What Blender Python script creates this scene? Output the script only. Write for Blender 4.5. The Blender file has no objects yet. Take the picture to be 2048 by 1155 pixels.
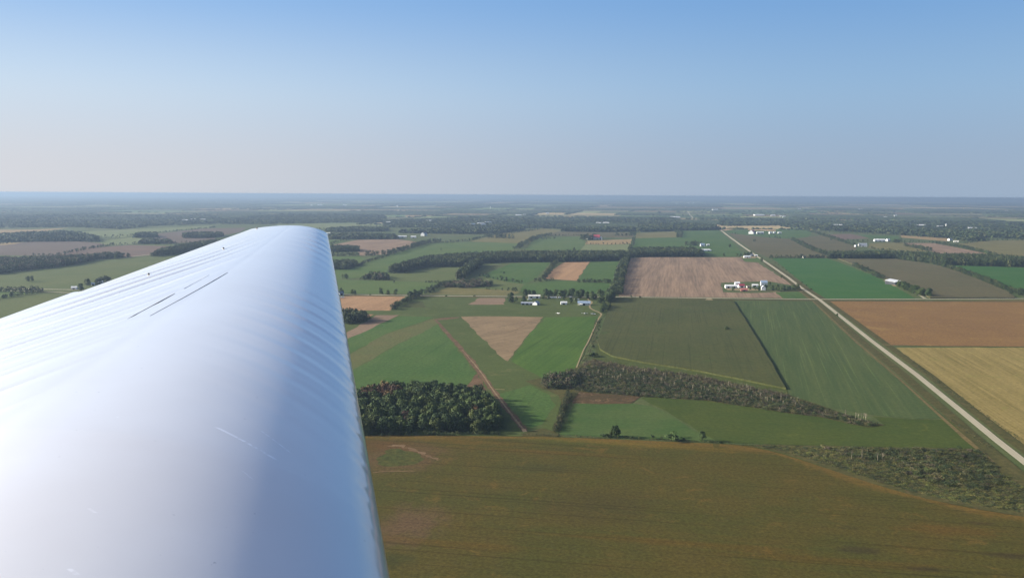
import bpy, math, random
import numpy as np
from mathutils import Matrix, Vector

S = bpy.context.scene
COL = S.collection
R = math.radians
PI = math.pi

# ------------------------------------------------------------------ camera
H = 250.0
F = 1774.0
W2, H2 = 1024.0, 577.5
PITCH = math.atan((H2 - 389.5) / F)
ROLL = math.atan(12.0 / 2048)
ROT = (Matrix.Rotation(PI / 2 - PITCH, 3, 'X') @ Matrix.Rotation(ROLL, 3, 'Z'))
ROTN = np.array(ROT)
CAM = np.array((0.0, 0.0, H))
cd = bpy.data.cameras.new('camera')
cam = bpy.data.objects.new('camera', cd)
COL.objects.link(cam)
cd.sensor_width = 36.0
cd.lens = 36.0 * F / 2048.0
cd.clip_start = 0.05
cd.clip_end = 600000.0
cam.matrix_world = Matrix.Translation((0, 0, H)) @ ROT.to_4x4()
S.camera = cam


def g(px, py, z=0.0):
    """ground point seen at photo pixel"""
    d = ROTN @ np.array(((px - W2) / F, -(py - H2) / F, -1.0))
    t = (z - H) / d[2]
    p = CAM + d * t
    return np.array((p[0], p[1], z))


def gp(pts):
    return np.array([g(x, y)[:2] for x, y in pts])


def proj(P):
    """world points (n,3) -> photo pixels"""
    q = (np.asarray(P) - CAM) @ ROTN
    return np.stack((W2 + F * q[:, 0] / -q[:, 2], H2 - F * q[:, 1] / -q[:, 2]), 1)


def lin(r, gg, b):
    f = lambda c: (c / 12.92) if c <= 0.04045 else ((c + 0.055) / 1.055) ** 2.4
    return tuple(f(c / 255.0) for c in (r, gg, b))


# ------------------------------------------------------------------ light
SUN_EL, SUN_AZ = R(19), R(-84)          # azimuth from +Y, clockwise
S.view_settings.view_transform = 'Standard'
S.view_settings.look = 'None'
S.view_settings.gamma = 1.0
S.view_settings.exposure = 1.5
sv = Vector((math.sin(SUN_AZ) * math.cos(SUN_EL), math.cos(SUN_AZ) * math.cos(SUN_EL), math.sin(SUN_EL)))
ld = bpy.data.lights.new('sun', 'SUN')
ld.energy = 4.0
ld.angle = R(2.0)
ld.color = (1.0, 0.925, 0.82)
sun = bpy.data.objects.new('sun', ld)
COL.objects.link(sun)
sun.rotation_euler = sv.to_track_quat('Z', 'Y').to_euler()
w = bpy.data.worlds.new('World')
S.world = w
w.use_nodes = True
nt = w.node_tree
sky = nt.nodes.new('ShaderNodeTexSky')
sky.sky_type = 'NISHITA'
sky.sun_disc = False
sky.sun_elevation = SUN_EL
sky.sun_rotation = SUN_AZ
sky.altitude = 300
sky.air_density = 1.0
sky.dust_density = 1.6
sky.ozone_density = 2.0
bg = nt.nodes['Background']
bg.inputs[1].default_value = 0.05
SKYMIX = True

S.cycles.max_bounces = 6
S.cycles.diffuse_bounces = 2
S.cycles.glossy_bounces = 3
S.cycles.volume_bounces = 0
S.cycles.transparent_max_bounces = 8
S.cycles.use_denoising = True
try:
    S.cycles.denoiser = 'OPENIMAGEDENOISE'
    S.cycles.denoising_input_passes = 'RGB_ALBEDO_NORMAL'
    S.cycles.denoising_prefilter = 'ACCURATE'
except Exception:
    pass


# ------------------------------------------------------------------ helpers
def tag(o, label=None, cat=None, group=None, kind=None):
    if label:
        o['label'] = label
    if cat:
        o['category'] = cat
    if group:
        o['group'] = group
    if kind:
        o['kind'] = kind
    return o


def empty(name, loc, rz=0.0):
    o = bpy.data.objects.new(name, None)
    o.empty_display_size = 1.0
    COL.objects.link(o)
    o.location = loc
    o.rotation_euler = (0, 0, rz)
    return o


def link(name, me, mat=None, parent=None, loc=None):
    o = bpy.data.objects.new(name, me)
    COL.objects.link(o)
    if mat is not None and len(me.materials) == 0:
        me.materials.append(mat)
    if parent is not None:
        o.parent = parent
    if loc is not None:
        o.location = loc
    return o


def mesh(name, V, Fc, smooth=False):
    """V (n,3); Fc: list of index lists or an (m,k) array"""
    me = bpy.data.meshes.new(name)
    V = np.asarray(V, dtype=np.float32)
    if isinstance(Fc, np.ndarray):
        m, k = Fc.shape
        me.vertices.add(len(V))
        me.vertices.foreach_set('co', V.ravel())
        me.loops.add(m * k)
        me.loops.foreach_set('vertex_index', Fc.ravel().astype(np.int32))
        me.polygons.add(m)
        me.polygons.foreach_set('loop_start', (np.arange(m) * k).astype(np.int32))
        me.update(calc_edges=True)
    else:
        me.from_pydata([tuple(map(float, v)) for v in V], [], [list(f) for f in Fc])
        me.update()
    if smooth:
        me.polygons.foreach_set('use_smooth', np.ones(len(me.polygons), dtype=bool))
    return me


def newmat(name):
    m = bpy.data.materials.new(name)
    m.use_nodes = True
    t = m.node_tree
    return m, t, t.nodes['Principled BSDF']


def N(t, typ, **kw):
    n = t.nodes.new(typ)
    for k, v in kw.items():
        setattr(n, k, v)
    return n


def plug(t, sock, v):
    if isinstance(v, bpy.types.NodeSocket):
        t.links.new(v, sock)
    elif isinstance(v, (tuple, list)) and len(v) == 3 and sock.type == 'RGBA':
        sock.default_value = (*v, 1)
    else:
        sock.default_value = v


def mth(t, op, a, b=None, c=None, clamp=False):
    n = N(t, 'ShaderNodeMath', operation=op, use_clamp=clamp)
    plug(t, n.inputs[0], a)
    if b is not None:
        plug(t, n.inputs[1], b)
    if c is not None:
        plug(t, n.inputs[2], c)
    return n.outputs[0]


def mix(t, f, a, b, mode='MIX'):
    n = N(t, 'ShaderNodeMix', data_type='RGBA', blend_type=mode)
    n.clamp_factor = True
    plug(t, n.inputs[0], f)
    plug(t, n.inputs[6], a)
    plug(t, n.inputs[7], b)
    return n.outputs[2]


def ss(t, v, lo, hi, a=0.0, b=1.0):
    n = N(t, 'ShaderNodeMapRange', interpolation_type='SMOOTHSTEP')
    plug(t, n.inputs[0], v)
    n.inputs[1].default_value = lo
    n.inputs[2].default_value = hi
    n.inputs[3].default_value = a
    n.inputs[4].default_value = b
    return n.outputs[0]


def noise(t, vec, scale, detail=4, rough=0.55, dist=0.0):
    n = N(t, 'ShaderNodeTexNoise')
    plug(t, n.inputs['Vector'], vec)
    n.inputs['Scale'].default_value = scale
    n.inputs['Detail'].default_value = detail
    n.inputs['Roughness'].default_value = rough
    n.inputs['Distortion'].default_value = dist
    return n.outputs[0]


def simple(name, col, rough=0.7, spec=0.3, metal=0.0, var=0.0, scale=1.0):
    m, t, b = newmat(name)
    if var:
        tc = N(t, 'ShaderNodeTexCoord')
        n = noise(t, tc.outputs['Object'], scale, 5)
        c = mix(t, ss(t, n, 0.3, 0.7), tuple(x * (1 - var) for x in col), tuple(min(1, x * (1 + var)) for x in col))
        t.links.new(c, b.inputs['Base Color'])
    else:
        b.inputs['Base Color'].default_value = (*col, 1)
    b.inputs['Roughness'].default_value = rough
    b.inputs['Metallic'].default_value = metal
    b.inputs['Specular IOR Level'].default_value = spec
    return m


# ------------------------------------------------------------------ sky: clear air above, a milky band of haze along the horizon
def build_sky():
    t = nt
    tc = N(t, 'ShaderNodeTexCoord')
    vn = N(t, 'ShaderNodeVectorMath', operation='NORMALIZE')
    t.links.new(tc.outputs['Generated'], vn.inputs[0])
    sp = N(t, 'ShaderNodeSeparateXYZ')
    t.links.new(vn.outputs[0], sp.inputs[0])
    dot = N(t, 'ShaderNodeVectorMath', operation='DOT_PRODUCT')
    t.links.new(vn.outputs[0], dot.inputs[0])
    dot.inputs[1].default_value = (math.sin(SUN_AZ), math.cos(SUN_AZ), 0.0)
    toward = ss(t, dot.outputs['Value'], -0.33, 0.80)
    z = sp.outputs[2]
    k = 1.0 / (2 ** S.view_settings.exposure * bg.inputs[1].default_value)
    sc = lambda c: tuple(x * k for x in c)
    hz = mix(t, toward, sc(lin(158, 177, 199)), sc(lin(219, 220, 225)))
    up = mix(t, toward, sc(lin(120, 166, 217)), sc(lin(152, 193, 240)))
    midc = mix(t, toward, sc(lin(150, 184, 216)), sc(lin(208, 226, 243)))
    # clear sky: the physical model, tinted towards the deep blue of dry air
    clear = mix(t, 1.0, sky.outputs[0], (0.30, 0.52, 0.88), 'MULTIPLY')
    clear = mix(t, ss(t, z, 0.16, 0.55), up, clear)
    c = mix(t, ss(t, z, 0.09, 0.225), midc, clear)
    c = mix(t, ss(t, z, 0.015, 0.13), hz, c)
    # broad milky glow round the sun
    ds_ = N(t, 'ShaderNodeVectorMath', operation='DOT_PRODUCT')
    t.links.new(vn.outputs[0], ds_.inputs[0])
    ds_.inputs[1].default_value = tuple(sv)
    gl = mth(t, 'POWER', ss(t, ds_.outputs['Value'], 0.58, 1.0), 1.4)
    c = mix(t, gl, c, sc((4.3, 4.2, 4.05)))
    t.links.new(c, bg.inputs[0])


build_sky()
# ------------------------------------------------------------------ wing of the aircraft the photo is taken from
rngw = np.random.default_rng(5)
D1, D2 = 1.9, 6.0


def camP(px, py, d):
    return np.array(((px - W2) / F * d, d, (H2 - py) / F * d))


_P2 = camP(655, 470, 6.0)
_cv = np.array((-0.524, 0.0, 0.043))
_ld = camP(655, 470, 6.0) - camP(775, 1155, 1.9)
_nrm = np.cross(_ld, _cv)
_nrm = _nrm / np.linalg.norm(_nrm)          # up normal of the chord plane (camera frame)


def le_depth(py):
    q = (H2 - py) / F
    return 1.0737 / (0.2396 - q)


_le_px = [(777, 1153), (757, 1021), (740, 935), (724, 836), (707.5, 762), (695, 680), (686, 626), (680, 592), (674.6, 563), (668, 538), (661, 495), (656, 474)]
_ld_d = np.array([le_depth(y) for x, y in _le_px])
_ld_x = np.array([(x - W2) / F * le_depth(y) for x, y in _le_px])
LEX = np.polyfit(_ld_d, _ld_x, 3)
_te_px = [(500, 458), (445, 478.5), (400, 497), (294, 534), (218.6, 560), (182, 575), (136, 591.5), (65, 619), (0, 642)]
_tp = []
for x, y in _te_px:
    r = camP(x, y, 1.0)
    _tp.append(r * (np.dot(_nrm, _P2) / np.dot(_nrm, r)))
_tp = np.array(_tp)
TEX = np.polyfit(_tp[:, 1], _tp[:, 0], 1)
WSH = [0.0, 0.0]


def wing_pt(d, x, lower=False, ripple=True):
    """d: depth of the section, x: chord fraction from nose. camera frame"""
    d = np.asarray(d, float)
    x = np.asarray(x, float)
    lx = np.polyval(LEX, np.clip(d, 1.2, 6.2)) + np.where(d < 1.2, (d - 1.2) * -0.2, 0)
    # points of the chord plane at depth d
    def zpl(X, D):
        return (np.dot(_nrm, _P2) - _nrm[0] * X - _nrm[1] * D) / _nrm[2]
    tx = np.polyval(TEX, d)
    c = lx - tx
    X = lx - x * c - 0.022 * np.clip((4.02 - d) / 0.01, 0, 1) * np.clip((x - 0.93) / 0.07, 0, 1)
    th = 0.125 + 0.05 * np.clip((6.2 - d) / 4.2, 0, 1) ** 1.5
    yt = 5 * th * (0.2969 * np.sqrt(x) - 0.126 * x - 0.3516 * x ** 2 + 0.2843 * x ** 3 - 0.1036 * x ** 4)
    m, p = 0.032, 0.40
    yc = np.where(x < p, m / p ** 2 * (2 * p * x - x * x), m / (1 - p) ** 2 * (1 - 2 * p + 2 * p * x - x * x))
    y = (yc - yt) if lower else (yc + yt)
    y = y * c
    if ripple and not lower:
        # buckled skin over the nose section and the slack skin behind the spar
        env = np.exp(-((x - 0.13) / 0.13) ** 2) * np.clip((d - 1.6) / 1.2, 0, 1) * (0.35 + 0.65 * np.clip((d - 2.6) / 1.2, 0, 1))
        env *= 0.55 + 0.45 * np.sin(d * 2.3 + 1.0)
        ph = 2 * PI * (d - 0.62 * c * x + 0.012 * np.sin(d * 7.0)) / 0.088
        y = y + 0.0007 * env * np.sin(ph) + 0.0016 * env * np.sin(ph * 0.47 + 1.3)
        lip = np.exp(-((x - 0.016) / 0.012) ** 2) * np.clip((d - 1.4) / 1.0, 0, 1)
        y = y + 0.0006 * lip * (np.sin(2 * PI * d / 0.125 + 2 * np.sin(d * 3)) + 0.6 * np.sin(2 * PI * d / 0.071))
        env2 = np.clip((x - 0.47) / 0.22, 0, 1) * np.clip((1.0 - x) / 0.16, 0, 1) ** 0.7
        ph2 = (x + d / 5.3 + 0.016 * np.sin(1.6 * d + 5 * x) + 0.006 * np.sin(4.1 * d)) / 0.082
        cusp = lambda p: -(1 - np.abs(np.sin(PI * p))) ** 2
        mod = 0.55 + 0.45 * np.sin(1.9 * d + 7 * x + 0.6)
        fade = np.clip((5.9 - d) / 2.2, 0.12, 1)
        y = y + 0.0072 * fade * env2 * (cusp(ph2) * mod + 0.40 * cusp(2.0 * ph2 + 0.3) * (1 - mod) + 0.15 * np.sin(2 * PI * ph2 * 0.5 + 1))
        y = y - 0.0006 * np.exp(-((x - 0.47) / 0.018) ** 2)
    Z = zpl(X, d) + y + WSH[0]
    return np.stack(np.broadcast_arrays(X, d, Z), -1)


def cam2w(P):
    P = np.asarray(P)
    loc = np.stack((P[..., 0], P[..., 2], -P[..., 1]), -1)
    return loc @ ROTN.T + CAM


def grid_faces(nu, nv):
    a = np.arange(nu * nv).reshape(nu, nv)
    return np.stack((a[:-1, :-1], a[1:, :-1], a[1:, 1:], a[:-1, 1:]), -1).reshape(-1, 4)


ds = np.concatenate((np.linspace(0.2, 1.4, 20)[:-1], np.linspace(1.4, 6.0, 620)))
xs = 0.5 * (1 - np.cos(np.linspace(0, PI, 150)))
xs = np.unique(np.concatenate((xs, np.linspace(0.46, 1.0, 170))))
DD, XX = np.meshgrid(ds, xs, indexing='ij')
UP = wing_pt(DD, XX)
xl = 0.5 * (1 - np.cos(np.linspace(0, PI, 40)))[1:-1]
D3, X3 = np.meshgrid(ds, xl, indexing='ij')
LO = wing_pt(D3, X3, lower=True)
# one closed section: TE -> upper -> LE -> lower -> TE
SEC = np.concatenate((UP[:, ::-1], LO), 1)
UVX = np.concatenate((XX[:, ::-1], -X3), 1)
nu, nv = SEC.shape[:2]
# rounded tip: shrink the last section towards its mean line over a few steps
tipc = 0.5 * (wing_pt(np.full(nv, 6.0), np.abs(UVX[-1])) + wing_pt(np.full(nv, 6.0), np.abs(UVX[-1]), lower=True))
tips = []
for a in np.linspace(0, 1, 9)[1:]:
    k = math.sqrt(max(0.0, 1 - a * a))
    q = tipc + (SEC[-1] - tipc) * k
    q = q + np.array((0, 1, 0.10)) * (0.035 * a)
    tips.append(q)
SEC = np.concatenate((SEC, np.array(tips)), 0)
UVX = np.concatenate((UVX, np.repeat(UVX[-1:], 8, 0)), 0)
UVD = np.repeat(np.concatenate((ds, np.linspace(6.0, 6.04, 8)))[:, None], nv, 1)
nu = SEC.shape[0]
VW = cam2w(SEC.reshape(-1, 3))
a = np.arange(nu * nv).reshape(nu, nv)
b_ = np.roll(a, -1, 1)
FW = np.stack((a[:-1], a[1:], b_[1:], b_[:-1]), -1).reshape(-1, 4)
ORG = np.array((-0.9, 3.0, -0.9)) @ np.eye(3) + CAM
wing = empty('aircraft_wing', tuple(ORG))
tag(wing, 'large glossy white aircraft wing with rippled skin reaching away from the camera', 'aircraft wing')


def wing_uv(px, py):
    best = None
    P = proj(cam2w(UP.reshape(-1, 3)))
    dd = (P[:, 0] - px) ** 2 + (P[:, 1] - py) ** 2
    i = int(np.argmin(dd))
    return DD.ravel()[i], XX.ravel()[i]


def wing_mat():
    m, t, b = newmat('white_gelcoat')
    uv = N(t, 'ShaderNodeAttribute', attribute_name='sect')
    sep = N(t, 'ShaderNodeSeparateXYZ')
    t.links.new(uv.outputs['Vector'], sep.inputs[0])
    d, x = sep.outputs[0], sep.outputs[1]
    tc = N(t, 'ShaderNodeTexCoord')
    col = (0.79, 0.785, 0.77)
    n = noise(t, tc.outputs['Object'], 2.2, 6)
    c = mix(t, ss(t, n, 0.35, 0.75), col, (0.76, 0.745, 0.72))
    # grime specks
    sp = noise(t, tc.outputs['Object'], 55.0, 2)
    c = mix(t, ss(t, sp, 0.74, 0.80), c, (0.55, 0.55, 0.55))
    # pale abrasion marks left on the skin
    for (x0, y0, x1, y1, wd, st) in SCUFFS:
        d0, u0 = wing_uv(x0, y0)
        d1, u1 = wing_uv(x1, y1)
        L = math.hypot(d1 - d0, u1 - u0)
        ex, ey = (d1 - d0) / L, (u1 - u0) / L
        al = mth(t, 'ADD', mth(t, 'MULTIPLY', mth(t, 'SUBTRACT', d, d0), ex), mth(t, 'MULTIPLY', mth(t, 'SUBTRACT', x, u0), ey))
        ac = mth(t, 'ABSOLUTE', mth(t, 'SUBTRACT', mth(t, 'MULTIPLY', mth(t, 'SUBTRACT', d, d0), -ey), mth(t, 'MULTIPLY', mth(t, 'SUBTRACT', x, u0), -ex)))
        k = mth(t, 'MULTIPLY', ss(t, ac, wd, wd * 0.3), mth(t, 'MULTIPLY', ss(t, al, 0, L * 0.08), ss(t, al, L, L * 0.9)))
        k = mth(t, 'MULTIPLY', k, ss(t, noise(t, tc.outputs['Object'], 60.0, 3), 0.32, 0.62))
        c = mix(t, mth(t, 'MULTIPLY', k, st), c, (1.0, 1.0, 1.0))
    t.links.new(c, b.inputs['Base Color'])
    b.inputs['Roughness'].default_value = 0.30
    b.inputs['Specular IOR Level'].default_value = 0.5
    b.inputs['Coat Weight'].default_value = 1.0
    b.inputs['Coat Roughness'].default_value = 0.07
    b.inputs['Coat IOR'].default_value = 1.8
    bn = N(t, 'ShaderNodeBump')
    bn.inputs['Strength'].default_value = 0.12
    bn.inputs['Distance'].default_value = 0.004
    t.links.new(noise(t, tc.outputs['Object'], 6.0, 5), bn.inputs['Height'])
    t.links.new(bn.outputs[0], b.inputs['Normal'])
    return m


SCUFFS = [(430, 852, 562, 922, 0.0050, 1.0), (525, 862, 578, 905, 0.0024, 0.8), (485, 940, 504, 960, 0.0018, 0.5), (135, 1136, 152, 1146, 0.004, 0.6), (184, 1018, 192, 1024, 0.003, 0.6), (232, 832, 240, 835, 0.002, 0.5)]
WM = wing_mat()
me = mesh('wing_skin', VW - ORG, FW, smooth=True)
at = me.attributes.new('sect', 'FLOAT_VECTOR', 'POINT')
at.data.foreach_set('vector', np.stack((UVD.ravel(), UVX.ravel(), 0 * UVD.ravel()), 1).astype(np.float32).ravel())
link('wing_skin', me, WM, wing)

dark = simple('gap_shadow_black', (0.08, 0.085, 0.09), 0.8)
steel = simple('fastener_steel', (0.18, 0.18, 0.18), 0.4, metal=0.6)


def strip(name, p0, p1, wmm, mat, lift=0.0006):
    d0, u0 = wing_uv(*p0)
    d1, u1 = wing_uv(*p1)
    n = 40
    D = np.linspace(d0, d1, n)
    U = np.linspace(u0, u1, n)
    A = wing_pt(D, U, ripple=False)
    T = np.gradient(A, axis=0)
    T /= np.linalg.norm(T, axis=1)[:, None]
    Sd = np.cross(T, _nrm)
    Wd = wmm * np.minimum(1, np.minimum(np.arange(n) + 0.5, n - np.arange(n) - 0.5) / 6.0)[:, None] * 0.5
    V = np.stack((A - Sd * Wd + _nrm * lift, A + Sd * Wd + _nrm * lift, A + Sd * Wd - _nrm * 0.010, A - Sd * Wd - _nrm * 0.010), 1)
    a = np.arange(n * 4).reshape(n, 4)
    Fs = np.concatenate([np.stack((a[:-1, i], a[1:, i], a[1:, (i + 1) % 4], a[:-1, (i + 1) % 4]), -1) for i in range(4)])
    me = mesh(name, cam2w(V.reshape(-1, 3)) - ORG, Fs)
    return link(name, me, mat, wing)


grey = simple('gap_seal_grey', (0.34, 0.35, 0.37), 0.6)
seam = simple('seam_filler', (0.60, 0.60, 0.61), 0.5)
strip('spoiler_gap', (255, 637), (350, 587), 0.0040, dark)
strip('spoiler_gap', (300, 632), (455, 545), 0.0024, dark)
strip('spoiler_gap', (368, 577), (418, 550), 0.0012, seam)
for p in ((447, 497), (297, 549), (513.5, 456.8)):
    d0, u0 = wing_uv(*p)
    c0 = wing_pt(d0, u0, ripple=False)
    k = 10
    an = np.linspace(0, 2 * PI, k, endpoint=False)
    e1 = np.array((1.0, 0, 0)) - _nrm * _nrm[0]
    e1 /= np.linalg.norm(e1)
    e2 = np.cross(_nrm, e1)
    rr = 0.0056
    ring = lambda r, z: c0 + (np.cos(an)[:, None] * e1 + np.sin(an)[:, None] * e2) * r + _nrm * z
    V = np.concatenate((ring(rr, -0.008), ring(rr, 0.005), ring(rr * 0.6, 0.0075)))
    Fs = [[i, (i + 1) % k, k + (i + 1) % k, k + i] for i in range(k)] + [[k + i, k + (i + 1) % k, 2 * k + (i + 1) % k, 2 * k + i] for i in range(k)] + [[2 * k + i for i in range(k)]]
    link('bolt_head', mesh('bolt_head', cam2w(V) - ORG, Fs), steel, wing)

# ------------------------------------------------------------------ land
rng = np.random.default_rng(11)
KA = 0.555
AZR = R(10.4)                               # the farm grid is turned by this much from the line of sight
EX = np.array((math.cos(AZR), -math.sin(AZR)))   # "east" of the grid
NY = np.array((math.sin(AZR), math.cos(AZR)))    # "north" of the grid


def A(r, gg, b, k=1.0):
    q = lin(r, gg, b)
    return (min(0.9, q[0] * KA * k), min(0.9, q[1] * KA * k * 0.96), min(0.9, q[2] * KA * k * 0.78))


_zc = [0.0]


def nextz(step=0.004):
    _zc[0] += step
    return _zc[0]


def field_mat(name, c1, c2, rows='N', row=9.0, rowamt=0.45, patch=130.0, grain=0.34, grain_size=5.0, blobs=(), c3=None, azd=None, lines=0.0, rim=None):
    m, t, b = newmat(name)
    ge = N(t, 'ShaderNodeNewGeometry')
    mp = N(t, 'ShaderNodeMapping', vector_type='TEXTURE')
    mp.inputs['Rotation'].default_value = (0, 0, -AZR + (PI / 2 if rows == 'E' else 0) + (R(azd) if azd else 0))
    t.links.new(ge.outputs['Position'], mp.inputs['Vector'])
    st = N(t, 'ShaderNodeMapping')
    st.inputs['Scale'].default_value = (1.0 / row, 1.0 / (row * 34), 0.0)
    t.links.new(mp.outputs[0], st.inputs['Vector'])
    n1 = noise(t, st.outputs[0], 1.0, 3, 0.6)
    st2 = N(t, 'ShaderNodeMapping')
    st2.inputs['Scale'].default_value = (1.0 / (row * 4.5), 1.0 / (row * 130), 0.0)
    st2.inputs['Location'].default_value = (7.3, 2.1, 0)
    t.links.new(mp.outputs[0], st2.inputs['Vector'])
    n1b = noise(t, st2.outputs[0], 1.0, 2, 0.5)
    n2 = noise(t, ge.outputs['Position'], 1.0 / patch, 5, 0.6, 0.6)
    n3 = noise(t, ge.outputs['Position'], 1.0 / grain_size, 4, 0.8)
    s_ = mth(t, 'ADD', mth(t, 'MULTIPLY', n1, rowamt * 0.6), mth(t, 'MULTIPLY', n1b, rowamt * 0.4))
    f = mth(t, 'ADD', s_, mth(t, 'MULTIPLY', n2, 1 - rowamt))
    col = mix(t, ss(t, f, 0.34, 0.66), c1, c2)
    if c3:
        n4 = noise(t, ge.outputs['Position'], 2.3 / patch, 4, 0.65, 1.0)
        col = mix(t, ss(t, n4, 0.56, 0.72), col, c3)
    for (px, py, rx, ry, ang, cc, stg, soft) in blobs:
        o = g(px, py)
        bm = N(t, 'ShaderNodeMapping', vector_type='TEXTURE')
        bm.inputs['Location'].default_value = (o[0], o[1], 0)
        bm.inputs['Rotation'].default_value = (0, 0, R(ang))
        bm.inputs['Scale'].default_value = (rx, ry, 1e6)
        t.links.new(ge.outputs['Position'], bm.inputs['Vector'])
        ln = N(t, 'ShaderNodeVectorMath', operation='LENGTH')
        t.links.new(bm.outputs[0], ln.inputs[0])
        nn = noise(t, bm.outputs[0], 2.6, 6, 0.7, 0.8)
        v = mth(t, 'ADD', ln.outputs['Value'], mth(t, 'MULTIPLY', mth(t, 'SUBTRACT', nn, 0.5), 1.5))
        k = mth(t, 'MULTIPLY', ss(t, v, 1.0, 1.0 - soft), stg)
        col = mix(t, k, col, cc)
    if rim:
        ra = N(t, 'ShaderNodeAttribute', attribute_name='rim')
        nr = noise(t, ge.outputs['Position'], 1 / 9.0, 5, 0.65)
        kk = mth(t, 'ADD', ra.outputs['Fac'], mth(t, 'MULTIPLY', mth(t, 'SUBTRACT', nr, 0.5), 1.1))
        col = mix(t, mth(t, 'MULTIPLY', mth(t, 'MULTIPLY', ss(t, kk, 0.3, 1.2), 0.6), ss(t, ra.outputs['Fac'], 0.0, 0.25)), col, rim)
    gv = mth(t, 'ADD', 1.0, mth(t, 'MULTIPLY', mth(t, 'SUBTRACT', n3, 0.5), grain * 4.6))
    if lines:
        st3 = N(t, 'ShaderNodeMapping')
        st3.inputs['Scale'].default_value = (1.0 / 3.2, 1.0 / 420, 0.0)
        t.links.new(mp.outputs[0], st3.inputs['Vector'])
        nl = noise(t, st3.outputs[0], 1.0, 1, 0.5)
        gv = mth(t, 'MULTIPLY', gv, mth(t, 'SUBTRACT', 1.0, mth(t, 'MULTIPLY', ss(t, nl, 0.60, 0.70), lines)))
    vm = N(t, 'ShaderNodeVectorMath', operation='SCALE')
    t.links.new(col, vm.inputs[0])
    t.links.new(gv, vm.inputs['Scale'])
    t.links.new(vm.outputs[0], b.inputs['Base Color'])
    b.inputs['Roughness'].default_value = 1.0
    b.inputs['Specular IOR Level'].default_value = 0.05
    return m


def densify(P, step, jit, r):
    out = []
    n = len(P)
    for i in range(n):
        a, b = P[i], P[(i + 1) % n]
        L = np.linalg.norm(b - a)
        k = max(1, min(40, int(L / step)))
        nrm = np.array((-(b - a)[1], (b - a)[0])) / max(L, 1e-6)
        for j in range(k):
            q = a + (b - a) * (j / k)
            if j:
                q = q + nrm * r.normal(0, jit)
            out.append(q)
    return np.array(out)


def field(name, px, mat, z=None, jit=1.7, step=20.0, height=0.0, label=None, cat='field', world=False):
    P = np.asarray(px, float) if world else gp(px)
    dist = np.linalg.norm(P.mean(0))
    P = densify(P, step * (1 + dist / 4000), jit, rng)
    z = nextz() if z is None else z
    c = P.mean(0)
    n = len(P)
    V = np.concatenate((P - c, np.zeros((n, 1))), 1)
    if height:
        top = V + np.array((0, 0, height))
        a2 = sum(P[i - 1][0] * P[i][1] - P[i][0] * P[i - 1][1] for i in range(n))
        Fs = [list(range(n, 2 * n))] + [[i, (i + 1) % n, n + (i + 1) % n, n + i] for i in range(n)]
        V = np.concatenate((V, top))
    else:
        Fs = [list(range(n))]
    o = link(name, mesh(name, V, Fs), mat, loc=(c[0], c[1], z))
    tag(o, label, cat if label else None, kind='structure')
    return o


def ribbon(name, px, width, mat, z=None, kind='structure', jit=0.0, smooth_n=0, label=None, cat=None):
    P = gp(px)
    if smooth_n:
        tt = np.linspace(0, len(P) - 1, smooth_n)
        Q = []
        for u in tt:
            i = int(min(len(P) - 2, math.floor(u)))
            f = u - i
            p0, p1, p2, p3 = P[max(0, i - 1)], P[i], P[i + 1], P[min(len(P) - 1, i + 2)]
            Q.append(0.5 * (2 * p1 + (p2 - p0) * f + (2 * p0 - 5 * p1 + 4 * p2 - p3) * f * f + (3 * p1 - p0 - 3 * p2 + p3) * f ** 3))
        P = np.array(Q)
    T = np.gradient(P, axis=0)
    T /= np.linalg.norm(T, axis=1)[:, None]
    Nn = np.stack((-T[:, 1], T[:, 0]), 1)
    wv = np.interp(np.linspace(0, 1, len(P)), np.linspace(0, 1, len(np.atleast_1d(width))), np.atleast_1d(width)) / 2
    L = P + Nn * (wv + rng.normal(0, jit, len(P)))[:, None]
    Rr = P - Nn * (wv + rng.normal(0, jit, len(P)))[:, None]
    z = nextz() if z is None else z
    c = P.mean(0)
    V = np.concatenate((np.concatenate((L - c, Rr - c)), np.zeros((2 * len(P), 1))), 1)
    n = len(P)
    Fs = [[i + 1, i, n + i, n + i + 1] for i in range(n - 1)]
    o = link(name, mesh(name, V, Fs), mat, loc=(c[0], c[1], z))
    tag(o, label, cat, kind=kind)
    return o


# ---- base sheet and haze
GROUND = field_mat('meadow_green', A(86, 104, 66), A(104, 112, 76), row=14, rowamt=0.2, patch=420, c3=A(112, 108, 82))
link('ground', mesh('ground', [(-3e5, -3e5, 0), (3e5, -3e5, 0), (3e5, 3e5, 0), (-3e5, 3e5, 0)], [[0, 1, 2, 3]]), GROUND)['kind'] = 'structure'
hb = np.array([(-2.5e5, -2.5e5, -1), (2.5e5, -2.5e5, -1), (2.5e5, 2.5e5, -1), (-2.5e5, 2.5e5, -1)])
hm = bpy.data.materials.new('haze')
hm.use_nodes = True
hm.node_tree.nodes.remove(hm.node_tree.nodes['Principled BSDF'])
hv = hm.node_tree.nodes.new('ShaderNodeVolumePrincipled')
hv.inputs['Color'].default_value = (0.265, 0.36, 0.485, 1)
hv.inputs['Density'].default_value = 5.8e-5
hv.inputs['Anisotropy'].default_value = 0.28
hm.node_tree.links.new(hv.outputs[0], hm.node_tree.nodes['Material Output'].inputs['Volume'])
tag(link('haze', mesh('haze', np.concatenate((hb, hb + np.array((0, 0, 253.5)))), [[0, 3, 2, 1], [4, 5, 6, 7], [0, 1, 5, 4], [1, 2, 6, 5], [2, 3, 7, 6], [3, 0, 4, 7]]), hm), kind='stuff')

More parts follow.
